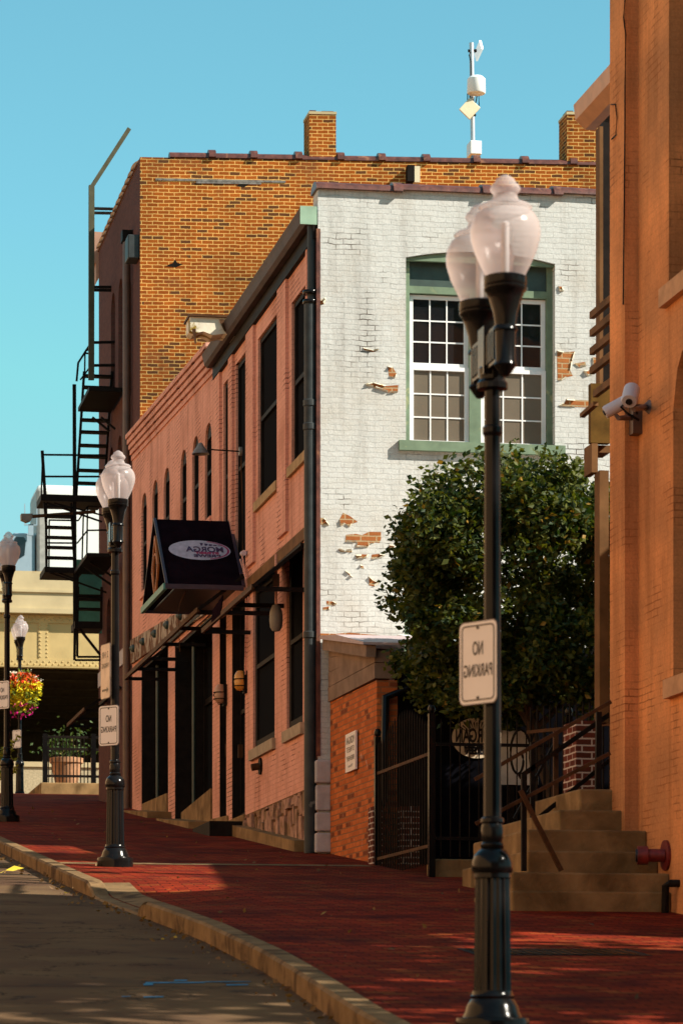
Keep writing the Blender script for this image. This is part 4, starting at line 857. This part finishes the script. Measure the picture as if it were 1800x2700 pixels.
for (xa, ya, xb_, yb) in ((1358,725,1400,690),(1358,766,1400,731),(1358,808,1400,772),(1358,852,1400,818),(1366,905,1400,872)):
    p_ = FX(xa, ya, XQ); MB().beam((XQ, p_.y-2.2, p_.z), (XQ, p_.y, p_.z), .05, .07).build('balcony_rail', M['wood'], wp)
p_ = FX(1336, 950, 7.9); MB().beam((7.9, p_.y-.5, p_.z), (7.9, p_.y, p_.z-.02), .05, .04).build('bracket_arm', M['wood'], wp)
pe = FX(1316, 246, 8.0)
MB().extr([(8.0, pe.y, pe.z+.02), (8.02, pe.y, pe.z-.13), (8.12, pe.y, pe.z-.22), (8.22, pe.y, pe.z-.22), (8.22, pe.y, pe.z+.02)], (0, -(pe.y-28.95), 0)).build('gutter', M['copper'], wp)
MB().box(8.22, 10.5, 28.95, pe.y-.05, pe.z-.15, pe.z+.0).build('eave', M['darkwood'], wp)
# security cameras
def camera_unit(pt, ax_, L2, r_, lab, wall_pt):
    t_ = thing('security_camera', pt, lab, 'security camera', 'security cameras on the buff wall'); pt = Vector(pt); ax_ = Vector(ax_).normalized()
    b = MB(); b.tube([pt-ax_*L2/2, pt-ax_*L2*.48, pt+ax_*L2*.4, pt+ax_*L2/2], [r_*.8, r_, r_, r_*.9], 18).build('housing', M['camgrey'], t_, smooth=True)
    MB().tube([pt+ax_*L2*.5, pt+ax_*(L2*.5+.012)], r_*.42, 12).build('lens', M['ink'], t_)
    wq = Vector(wall_pt); MB().tube([pt-Vector((0,0,r_*1.1)), pt-Vector((-.03,0,r_*1.7)), wq+Vector((-.04,0,0)), wq], [.018,.022,.03,.07], 8).build('bracket', plain('grey bracket', (.16,.11,.10), .5), t_, smooth=True)
    return t_
q_ = FY(1447, 908, 27.6); camera_unit(q_, (-.25, -.5, -.55), .20, .075, 'white drum camera pointing down nearest the arched window', FX(1490, 935, XR))
q_ = FY(1412, 935, 28.1); camera_unit(q_, (-.9, .2, -.5), .22, .06, 'white tube camera pointing left past the wall corner', FX(1466, 958, XR))
b = MB(); q_ = FX(1468, 965, XR); b.box(XR-.09, XR, q_.y-.09, q_.y+.09, q_.z-.14, q_.z+.13); jb = tag(b.build('junction_box', M['brownpipe']), 'brown junction box under the security cameras', 'junction box')
b = MB(); b.tube([FX(1466, 965, XR-.09), FX(1440, 950, XR-.2), FX(1425, 935, XR-.25), FX(1440, 920, XR-.22), FX(1456, 925, XR-.15), FX(1462, 950, XR-.09)], .012, 6); b.build('cable', M['iron'], jb)
# fire department connection and bent pipe
q_ = FX(1530, 1965, XR); fd = thing('fire_standpipe', q_, 'red fire hose inlet sticking out of the buff wall', 'standpipe')
MB().tube([(XR, q_.y, q_.z), (XR-.025, q_.y, q_.z)], .14, 20).build('flange', M['redpaint'], fd)
MB().tube([(XR-.02, q_.y, q_.z), (XR-.16, q_.y+.03, q_.z), (XR-.17, q_.y+.03, q_.z), (XR-.26, q_.y+.05, q_.z)], [.06,.06,.085,.085], 16).build('body', M['redpaint'], fd, smooth=True)
MB().tube([(XR-.255, q_.y+.05, q_.z), (XR-.275, q_.y+.055, q_.z)], [.062,.06], 16).build('inlet', M['ink'], fd)
q_ = FX(1552, 2030, XR); bpipe = MB().tube([(XR+.02, q_.y-.1, q_.z), (XR-.07, q_.y-.06, q_.z), (XR-.10, q_.y, q_.z-.02), (XR-.10, q_.y+.02, gz(q_.y)-.02)], .035, 10).build('drain_pipe', M['iron'], smooth=True); tag(bpipe, 'dark bent drain pipe below the red inlet', 'pipe')
# ================================================================== steps, pier, railing
st = thing('stone_steps', (7.4, 28, gz(28)), 'worn concrete steps wrapping the corner of the buff building', 'steps')
ST = [(1180, 1541, 2045, 2072, .0), (1180, 1541, 2002, 2045, .02), (1212, 1486, 1953, 2002, .02), (1212, 1484, 1904, 1953, .0), (1284, 1425, 1858, 1904, 0)]
def stepbox(dxl, dyt, dyb, yf, yb, xr=XR, cham=.25, nm='step', xl=None):
    zt = FY(dxl, dyt, yf).z; zb = FY(dxl, dyb, yf).z-.25; x0 = FY(dxl, dyt, yf).x
    MB().extr([(x0, yf, zb), (xr, yf, zb), (xr, yb, zb), (x0-.02, yb, zb), (x0-.02, yf+cham, zb)], (0, 0, zt-zb)).build(nm, M['concrete'], st, bev=.018); return zt
y1_ = FX(1541, 2060, XR).y; y2_ = FX(1486, 1953, XR).y
stepbox(1176, 2046, 2075, y1_, 28.7, cham=.35); stepbox(1176, 2003, 2046, y1_+.06, 28.65, cham=.3); stepbox(1212, 1954, 2003, y1_+.42, 29.6, cham=.3); stepbox(1212, 1905, 1954, y2_+.02, 30.2, cham=.4); stepbox(1284, 1860, 1905, y2_+.42, 30.9); stepbox(1330, 1812, 1860, y2_+.75, 30.8, nm='top_step')
q_ = FY(1322, 1655, 30.4); r2 = FY(1378, 1862, 30.4); bp = MB().box(q_.x, r2.x, 30.4, 30.9, r2.z-.2, q_.z).build('brick_pier', M['pier_brick']); tag(bp, 'square dark red brick pier with white joints behind stair railing', 'pier')
q_ = FY(1075, 2035, 31.3); cb = MB().box(q_.x-.0, q_.x+.13, 31.2, 31.6, gz(31.3)-.05, gz(31.3)+.2).build('stone_block', M['concrete'], bev=.02); tag(cb, 'small rough stone block on the pavement left of steps', 'block')
b = MB(); b.box(7.25, 8.9, 33.45, 33.75, 3.0, 3.48); tag(b.build('yard_kerb', M['concrete'], bev=.015), 'low concrete kerb under the iron gate', 'kerb')
hr = thing('stair_railing', (7.2, 28.3, gz(28.3)), 'brown and black iron stair railing climbing to the right', 'railing')
def rl(nm, x0, y0, x1, y1, Y, w_=.034, m=M['rust']): MB().beam(FY(x0, y0, Y), FY(x1, y1, Y), w_, w_, (0,1,0)).build(nm, m, hr)
Y_ = y1_+.22
rl('handrail', 1090, 1790, 1402, 1612, Y_); rl('rail', 1092, 1892, 1400, 1730, Y_); rl('post', 1202, 1778, 1202, 2001, Y_+.0, .045, M['iron']); rl('brace', 1194, 1815, 1288, 2000, Y_-.1, .04)
rl('handrail', 1192, 1785, 1400, 1640, 29.6, .045, M['black']); rl('rail', 1215, 1895, 1400, 1745, 29.6, .04, M['black']); rl('post', 1222, 1705, 1222, 1900, 29.6, .045, M['iron']); rl('post', 1374, 1635, 1371, 1862, 28.9, .05, M['iron']); rl('post', 1275, 1680, 1275, 1905, 29.7, .045, M['rust']); rl('brace', 1276, 1700, 1180, 1880, 30.2, .025, M['iron'])
# ================================================================== street lamps
def make_lamp():
    t_ = thing('street_lamp', (0, 0, 0), '', 'street lamp', 'twin globe lamps along the kerb')
    b = MB(); b.lathe([(.200,-.4),(.203,.05),(.205,.075),(.198,.095),(.165,.10),(.150,.13),(.143,.16),(.128,.185),(.118,.20),(.122,.215),(.113,.225),(.110,.245)], n=28); b.build('base', M['black'], t_, smooth=True)
    MB().lathe([(.103,.24),(.094,.865)], n=36, flute=.07).build('fluted_shaft', M['black'], t_)
    MB().lathe([(.095,.855),(.102,.86),(.102,.885),(.107,.89),(.113,.915),(.112,.945),(.098,.985),(.075,1.01),(.060,1.02),(.064,1.025),(.064,1.045),(.054,1.055),(.060,1.08),(.062,1.13),(.055,1.155),(.064,1.165),(.062,1.185),(.05,1.195)], n=28).build('collar', M['black'], t_, smooth=True)
    MB().lathe([(.049,1.19),(.047,2.4),(.044,3.27),(.055,3.29),(.055,3.32),(.043,3.33),(.042,3.58)], n=14).build('post', M['black'], t_)
    b = MB(); b.lathe([(.05,3.52),(.085,3.53),(.085,3.56),(.07,3.58),(.075,3.64),(.06,3.66)], n=18)
    b.box(-.05, .05, -.30, .30, 3.62, 3.82).box(-.065, .065, -.07, .07, 3.60, 3.86)
    for k in range(-5, 6):
        if abs(k) > 1: b.box(-.058, .058, k*.05-.01, k*.05+.01, 3.64, 3.80)
    b.build('crossarm', M['black'], t_, smooth=False)
    for s in (-1, 1):
        y = .30*s
        MB().lathe([(.02,3.54),(.035,3.56),(.062,3.60),(.055,3.62),(.056,3.78),(.066,3.785),(.064,3.80),(.055,3.81),(.066,3.88),(.088,3.95),(.103,3.99),(.114,4.0),(.116,4.015),(.110,4.02),(.116,4.03),(.116,4.07),(.10,4.078)], (0, y, 0), 24).build('fitter', M['black'], t_, smooth=True)
        gp_ = [(.104,4.095),(.135,4.16),(.165,4.23),(.185,4.30),(.190,4.35),(.182,4.40),(.160,4.445),(.135,4.465),(.137,4.475),(.145,4.485),(.13,4.50),(.085,4.515),(.070,4.535),(.062,4.56),(.075,4.575),(.082,4.59),(.075,4.61),(.058,4.625),(.05,4.645),(.03,4.66),(.012,4.672)]
        g = MB().lathe([(r_, 4.075+(z_-4.095)*.945) for r_, z_ in gp_], (0, y, 0), 32, cap=False).build('globe', M['globe'], t_, smooth=True)
        MB().lathe([(.022,4.07),(.022,4.36),(.012,4.37)], (0, y, 0), 10).build('bulb_tube', M['whitep'], g, smooth=True)
    return t_
lamp = make_lamp()
LP = [((3.965, 16.75), 'nearest black twin globe street lamp standing in front of the white wall', R(0)), ((4.0, 35.26), 'second twin globe street lamp before the pink wall', 0), ((4.02, 50.83), 'twin globe street lamp cut by the left edge of the photo', 0), (None, 'farthest twin globe street lamp holding the flower basket', 0)]
q3 = FY(46, 1840, 79)
LP[3] = ((q3.x, 79.0), LP[3][1], 0)
lamps = []
for i, (xy, lab, rz) in enumerate(LP):
    loc = (xy[0], xy[1], gz(xy[1])-(.065 if i == 0 else 0) if i < 3 else q3.z)
    if i == 0: lamp.location = loc; lamp['label'] = lab; lamps.append(lamp)
    else: lamps.append(dup(lamp, loc, lab))
# ---- signs
def rrect(w_, h, r_, n=6):
    pts = []
    for (cx_, cz_, a0) in ((w_/2-r_, h/2-r_, 0), (-w_/2+r_, h/2-r_, 90), (-w_/2+r_, -h/2+r_, 180), (w_/2-r_, -h/2+r_, 270)):
        for k in range(n+1): a = R(a0+90*k/n); pts.append((cx_+r_*math.cos(a), cz_+r_*math.sin(a)))
    return pts
def make_sign():
    t_ = thing('parking_sign', (0, 0, 0), '', 'sign', 'no parking signs on the lamp posts'); W_, H = .305, .457
    MB().extr([(x, 0, z) for x, z in rrect(W_, H, .04)], (0, .006, 0)).build('plate', plain('dark sign edge', (.06,.035,.03), .5), t_)
    fc = MB().extr([(x, -.002, z) for x, z in rrect(W_-.012, H-.012, .035)], (0, .001, 0)).build('face', M['signwhite'], t_)
    o_, i_ = rrect(W_-.045, H-.045, .028), rrect(W_-.06, H-.06, .022); b = MB(); n = len(o_)
    for k in range(n): l = (k+1) % n; b.quad((o_[k][0], -.004, o_[k][1]), (o_[l][0], -.004, o_[l][1]), (i_[l][0], -.004, i_[l][1]), (i_[k][0], -.004, i_[k][1]))
    b.build('border', M['ink'], fc)
    for txt, dz, wd, hg in (('NO', .075, .082, .105), ('PARKING', -.045, .225, .095)):
        V, Pp = text_mesh(txt, hg, .0015, wd); MB().add([(q.x, -.004, dz+q.z) for q in V], Pp).build('lettering', M['ink'], fc)
    b = MB()
    for z in (.19, -.19): b.tube([(0, -.002, z), (0, -.008, z)], .008, 10)
    b.build('bolt', M['ink'], t_); MB().box(-.05, .05, .006, .05, -.20, -.17).box(-.05, .05, .006, .05, .17, .20).build('bracket', M['iron'], t_)
    return t_
sg = make_sign()
SG = [(0, 2.03, R(-60), 'large near no parking sign on the lamp before the tree'), (1, 1.575, R(-48), 'no parking sign low on the second lamp before the shopfronts'), (2, 2.03, R(-48), 'no parking sign half cut off by the left edge'), (3, 1.55, R(-48), 'tiny far no parking sign under the flower basket')]
for i, (li, dz, rz, lab) in enumerate(SG):
    L3 = lamps[li].location; nrm_ = Vector((math.sin(rz), -math.cos(rz), 0)); loc = L3+nrm_*.085+Vector((0, 0, dz))+Vector((-.015, 0, 0))
    if i == 0: sg.location = loc; sg.rotation_euler = (0, 0, rz); sg['label'] = lab
    else: dup(sg, loc, lab, rz)
L3 = lamps[1].location; ar = thing('arrow_sign', (0, 0, 0), 'tall narrow sign with an arrow seen edge on above the second sign', 'sign')
MB().extr([(x, 0, z) for x, z in rrect(.305, .62, .03)], (0, .006, 0)).build('plate', plain('sign back', (.06,.035,.03), .5), ar)
fc = MB().extr([(x, -.002, z) for x, z in rrect(.29, .605, .03)], (0, .001, 0)).build('face', plain('cream sign face', (.62,.48,.38), .4), ar)
MB().quad((-.1,-.004,-.20), (.05,-.004,-.20), (.05,-.004,-.225), (-.1,-.004,-.225)).quad((.05,-.004,-.18), (.11,-.004,-.2125), (.05,-.004,-.245)).build('arrow', M['ink'], fc)
for txt, dz, wd, hg in (('2 HR', .18, .2, .1), ('PARKING', .06, .22, .08)):
    V, Pp = text_mesh(txt, hg, 0, wd); MB().add([(q.x, -.004, dz+q.z) for q in V], Pp).build('lettering', M['ink'], fc)
rz = R(-86); ar.location = L3+Vector((-.11, -.0, 2.19)); ar.rotation_euler = (0, 0, R(-76))
# ---- flower basket on the far lamp
L4 = lamps[3].location; fbz = FY(52, 1590, 78.85)
fb = thing('flower_basket', fbz, 'round hanging basket of red, yellow and magenta flowers on the far lamp', 'flower basket')
rnd = random.Random(5)
def blob(nm, col, cnt, f, s):
    b = MB()
    for k in range(cnt):
        d = Vector((rnd.gauss(0,1), rnd.gauss(0,1), rnd.gauss(0,1))).normalized()*rnd.uniform(.75, 1)
        x, z = f(d); x *= 1.12; z *= 1.1; p_ = fbz+Vector((x, d.y*.42, z))
        for j in range(3): leaf_quad(b, p_+Vector((rnd.gauss(0,.02),)*3), s*rnd.uniform(.7,1.3), rnd)
    o_ = b.build(nm, plain('petals '+nm, col, .6, var=.2, scale=20), fb); o_['kind'] = 'stuff'
blob('foliage', (.14,.17,.02), 170, lambda d: (d.x*.40, d.z*.5), .12)
blob('yellow_foliage', (.75,.62,.03), 520, lambda d: (d.x*.42, -abs(d.z)*.55+.18), .11)
blob('red_flowers', (.70,.07,.02), 190, lambda d: (d.x*.40, abs(d.z)*.36+.10), .09)
blob('orange_flowers', (.80,.27,.03), 130, lambda d: (d.x*.40, d.z*.28+.15), .08)
blob('white_flowers', (.80,.70,.55), 130, lambda d: (d.x*.46, abs(d.z)*.42+.10), .045)
blob('magenta_flowers', (.60,.02,.22), 30, lambda d: (d.x*.40-.05, -abs(d.z)*.30-.28), .08)
MB().lathe([(.12,-.28),(.25,-.1),(.3,.08),(.31,.1)], fbz, 14).build('basket', M['iron'], fb)
# ================================================================== overpass, truck, far wall, fence, planter
YB = 96
ov = thing('overpass', (8, YB, gz(90)), 'cream steel girder overpass with concrete parapet crossing the street end', 'overpass')
zd = FY(100, 1315, YB).z; zb1 = FY(100, 1410, YB).z; zg = FY(100, 1531, YB).z
b = MB(); b.box(-45, 26, YB-.25, YB+.1, zb1+.1, zd).box(-45, 26, YB-.31, YB-.2, zb1+.62, zb1+.70).box(-45, 26, YB-.34, YB+.05, zb1-.02, zb1+.12)
b.build('parapet', M['barrier'], ov)
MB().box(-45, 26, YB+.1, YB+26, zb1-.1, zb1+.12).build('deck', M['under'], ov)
b = MB(); b.box(-45, 26, YB, YB+.03, zg, zb1-.02).box(-45, 26, YB-.15, YB+.2, zg-.04, zg).box(-45, 26, YB-.04, YB-.004, zg+.02, zg+.22).box(-45, 26, YB-.04, YB-.004, zb1-.28, zb1-.05)
for x in (4.2, 6.45, 8.70, 10.95): b.box(x-.15, x+.15, YB-.03, YB-.002, zg+.22, zb1-.28)
b.build('edge_girder', M['girder'], ov)
b = MB()
for k in range(70):
    x = 5.0+.095*k
    for z in (zg+.07+.08*(k % 2), zb1-.12-.07*(k % 2)): b.lathe([(.03,0),(.02,.02),(.001,.025)], (0,0,0), 6, cap=False); n_ = 18; b.v[-n_:] = [(x+v_[0], YB-.04-v_[2], z+v_[1]) for v_ in b.v[-n_:]]
for x in (6.45, 8.70):
    for k in range(9):
        for dx in (-.1, .1): b.lathe([(.03,0),(.02,.02),(.001,.025)], (0,0,0), 6, cap=False); n_ = 18; b.v[-n_:] = [(x+dx+v_[0], YB-.03-v_[2], zg+.3+.12*k+v_[1]) for v_ in b.v[-n_:]]
b.build('rivets', M['girder'], ov)
for k in range(9):
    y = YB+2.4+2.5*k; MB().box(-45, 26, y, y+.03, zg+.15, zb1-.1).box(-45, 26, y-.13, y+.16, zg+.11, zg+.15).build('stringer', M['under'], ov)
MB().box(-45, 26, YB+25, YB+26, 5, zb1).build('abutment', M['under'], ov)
tk = thing('truck', (9, YB+3.5, zb1+.12), 'white box truck with blue grey cab crossing the overpass', 'truck')
YTk = YB+3.5; a_ = FY(86, 1112, YTk); zt = a_.z; zfl = zb1+.6
MB().box(a_.x, a_.x+9, YTk, YTk+2.5, zfl+.4, zt).build('box_body', M['truckwhite'], tk, bev=.12)
MB().box(a_.x-.02, a_.x+.38, YTk-.02, YTk+2.4, zfl+.3, zt-.12).build('front_panel', plain('grey panel', (.35,.33,.30), .5), tk, bev=.1)
c_ = FY(24, 1222, YTk); e_ = FY(86, 1222, YTk)
MB().extr([(c_.x+.1, YTk+.1, c_.z), (e_.x-.05, YTk+.1, c_.z), (e_.x-.05, YTk+.1, zfl-.3), (c_.x-.35, YTk+.1, zfl-.3), (c_.x-.35, YTk+.1, c_.z-1.0)], (0, 2.2, 0)).build('cab', M['cabblue'], tk, bev=.06)
w0, w1 = FY(34, 1232, YTk), FY(61, 1282, YTk)
MB().extr([(w0.x+.05, YTk+.08, w0.z), (w1.x-.08, YTk+.08, w0.z), (w1.x, YTk+.08, w0.z-.1), (w1.x-.05, YTk+.08, w1.z+.1), (w1.x-.2, YTk+.08, w1.z), (w0.x-.3, YTk+.08, w1.z)], (0, .03, 0)).build('cab_window', M['glass'], tk)
m0, m1 = FY(56, 1158, YTk), FY(86, 1206, YTk); MB().box(m0.x, m0.x+.03, YTk-.1, YTk-.05, m1.z, m0.z).box(m1.x-.03, m1.x, YTk-.1, YTk-.05, m1.z, m0.z).box(m0.x, m1.x, YTk-.1, YTk-.05, m1.z-.03, m1.z).box((m0.x+m1.x)/2-.08, (m0.x+m1.x)/2+.08, YTk-.1, YTk-.0, c_.z-.1, m1.z).build('mirror', M['cabblue'], tk)
MB().tube([(e_.x, YTk+.4, zfl-.05), (e_.x, YTk+.1, zfl-.05)], .5, 20).tube([(e_.x+4, YTk+.4, zfl-.05), (e_.x+4, YTk+.1, zfl-.05)], .5, 20).build('wheel', M['ink'], tk)
YV = 85; p_, q_ = FY(-40, 1748, YV), FY(101, 1845, YV)
rw = thing('retaining_wall', (p_.x, YV, q_.z), 'sunlit pebbled retaining wall under the overpass at far left', 'wall')
MB().box(p_.x-20, q_.x+1.5, YV, YV+.4, q_.z-.8, p_.z-.14).build('wall', M['stucco'], rw); MB().box(p_.x-20, q_.x+1.55, YV-.05, YV+.45, p_.z-.135, p_.z).build('coping', M['barrier'], rw); MB().box(p_.x-20, q_.x+1.5, YV-.006, YV, p_.z-.95, p_.z-.93).build('joint', M['under'], rw)
YP = 77; p_, q_ = FY(94, 1797, YP), FY(262, 1856, YP)
pw = tag(MB().box(p_.x, q_.x, YP, YP+3.5, q_.z-.6, p_.z).build('concrete_plinth', M['concrete'], bev=.02), 'brown concrete plinth under the far iron fence', 'plinth')
ff = thing('yard_fence', (p_.x+.7, YP+.2, p_.z), 'far black iron fence on the concrete plinth below the overpass', 'fence')
b = MB(); Yf = YP+.25; tx = lambda dx, dy: FY(dx, dy, Yf)
for dx in [112+8.2*k for k in range(14)]: u_ = tx(dx, 1700); b.box(u_.x-.012, u_.x+.012, Yf-.012, Yf+.012, p_.z, tx(dx, 1692).z)
b.build('pickets', M['iron'], ff)
for dy in (1692, 1720, 1782): a_, c_ = tx(108, dy), tx(262, dy); MB().box(a_.x, c_.x, Yf-.02, Yf+.02, a_.z-.03, a_.z+.03).build('rail', M['iron'], ff)
for dx in (104, 215): u_ = tx(dx, 1690); MB().box(u_.x-.06, u_.x+.06, Yf-.06, Yf+.06, p_.z, u_.z+.05).build('post', M['black'], ff)
u_ = FY(153, 1797, YP+1.4); tp_ = thing('planter_pot', (u_.x, YP+1.4, p_.z), 'round terracotta planter behind the far fence', 'planter')
MB().lathe([(.26,0),(.34,.35),(.38,.58),(.42,.6),(.42,.72),(.37,.73)], (u_.x, YP+1.4, p_.z), 20).build('pot', M['terracotta'], tp_, smooth=True)
b = MB(); rnd = random.Random(1)
for k in range(260): leaf_quad(b, Vector((u_.x+rnd.gauss(0,.3), YP+1.4+rnd.gauss(0,.25), p_.z+.8+abs(rnd.gauss(0,.35)))), .12, rnd)
b.build('foliage', M['leaf2'], tp_)
u_ = FY(14, 1790, 60); wd = thing('tall_weed', (u_.x, 60, gz(60)), 'tall yellow green weeds at the left edge behind the lamp', 'plant')
b = MB(); s_ = MB(); rnd = random.Random(4)
for (tx_, ty_) in ((22, 1700), (40, 1690), (30, 1745), (10, 1715), (38, 1760), (-8, 1700)):
    e = FY(tx_, ty_, 60.0); bse = Vector((u_.x+rnd.uniform(-.1,.1), 60, gz(60))); mid = bse.lerp(e, .6)+Vector((-.05,0,.12)); s_.tube([bse, mid, e], .008, 5)
    for k in range(34): f_ = rnd.uniform(.35, 1); leaf_quad(b, (bse.lerp(mid, f_/.6) if f_ < .6 else mid.lerp(e, (f_-.6)/.4))+Vector((rnd.gauss(0,.02),)*3), .10, rnd)
s_.build('stems', M['herb'], wd); b.build('leaves', M['herb'], wd)
# ================================================================== small things on the ground
gr = thing('drain_cover', (5.6, 22.5, gz(22.5)), 'flat dark iron cover let into the brick pavement behind near lamp', 'drain cover')
def gp(dx, dy, off=0.0):
    k = (HY-dy*S)/F; t = (dx*S-HX)/F; Y = (CZ-.04-off)/(.097*(ca-sa*t)-k); yy = Y*(ca-sa*t); return Vector((Y*(ca*t+sa), yy, gz(yy)+off))
A4 = [gp(1062, 2181), gp(1330, 2176), gp(1366, 2186), gp(1120, 2192)]
xa, xb_ = 5.05, 6.35; ya, yb = A4[3].y-.1, A4[0].y+.1
gr.location = ((xa+xb_)/2, (ya+yb)/2, gz((ya+yb)/2)); OFF[gr.name] = Vector(gr.location)
b = MB(); b.quad((xa, ya, gz(ya)+.004), (xb_, ya, gz(ya)+.004), (xb_, yb, gz(yb)+.004), (xa, yb, gz(yb)+.004)); b.build('frame', M['iron'], gr)
b = MB(); n = 16
for k in range(n):
    xx = xa+.05+(xb_-xa-.1)*k/n; b.add([(xx, ya+.05, gz(ya+.05)+.008), (xx+.05, ya+.05, gz(ya+.05)+.008), (xx+.05, yb-.05, gz(yb-.05)+.008), (xx, yb-.05, gz(yb-.05)+.008)], [(0,1,2,3)])
b.build('ribs', M['black'], gr)
b = MB(); rnd = random.Random(12)
for k in range(520):
    y = rnd.uniform(16, 60); x = xk(y)-.2-abs(rnd.gauss(0,.08+.08*math.sin(y*1.7)**2)) if k % 6 else rnd.uniform(3.6, 7); s2 = rnd.uniform(.03, .07)
    leaf_quad(b, Vector((x, y, gz(y)+(-.12 if x < xk(y)-.19 else .01))), s2, rnd)
o = b.build('fallen_leaves', M['dead'], kind='stuff'); tag(o, 'dry brown leaves scattered along the kerb and pavement', 'leaves')
u_ = gp(13, 2005, -.13); b = MB(); rnd = random.Random(2)
for k in range(3): leaf_quad(b, u_+Vector((0,0,.03)), .22, rnd)
tag(b.build('yellow_leaf', plain('bright yellow leaf', (.70,.52,.04), .5, var=.1)), 'bright yellow leaf lying on the sunlit road', 'leaf')
# ================================================================== out of the frame: street trees that dapple the pavement, added bounce row and sky block
for i, (x, y, zc_, r_) in enumerate(((11.8, 16.4, 9.6, 4.3), (11.6, 8.6, 8.8, 4.4), (14.6, 18.0, 14.4, 3.6))):
    make_tree('street_tree', (x, y, gz(y)), (x, y, zc_), (r_, r_*.95, r_*.85), 64, 4600, .42, ['leafy street tree beside the buff building outside the frame', 'leafy street tree close to the camera outside the frame', 'tall leafy tree behind the buff building outside the frame'][i], M['leaf2'], 40+i, 1.05, 0, 'street trees on the right', 2.2, 5)
ob = thing('bounce_row', (-8, 30, gz(30)), 'unseen brick row added across the street to bounce warm light', 'building')  # unseen row added and sized for warm bounce on the walls
b = MB(); b.extr([(-8, -16, -4), (-8, 150, -4), (-8, 150, 18.5), (-8, 84, 18.5), (-8, -16, gz(-16)+11)], (-12, 0, 0)); b.build('wall', M['opp'], ob)
ob2 = thing('sky_blocker', (4, -46, gz(-46)), 'unseen brick block added behind the camera to cut low sky light', 'building')  # unseen block added to hold back low sky and darken reflections
b = MB(); b.box(-24, 34, -60, -46, -8, 29.6); b.build('wall', M['dark_brick'], ob2)
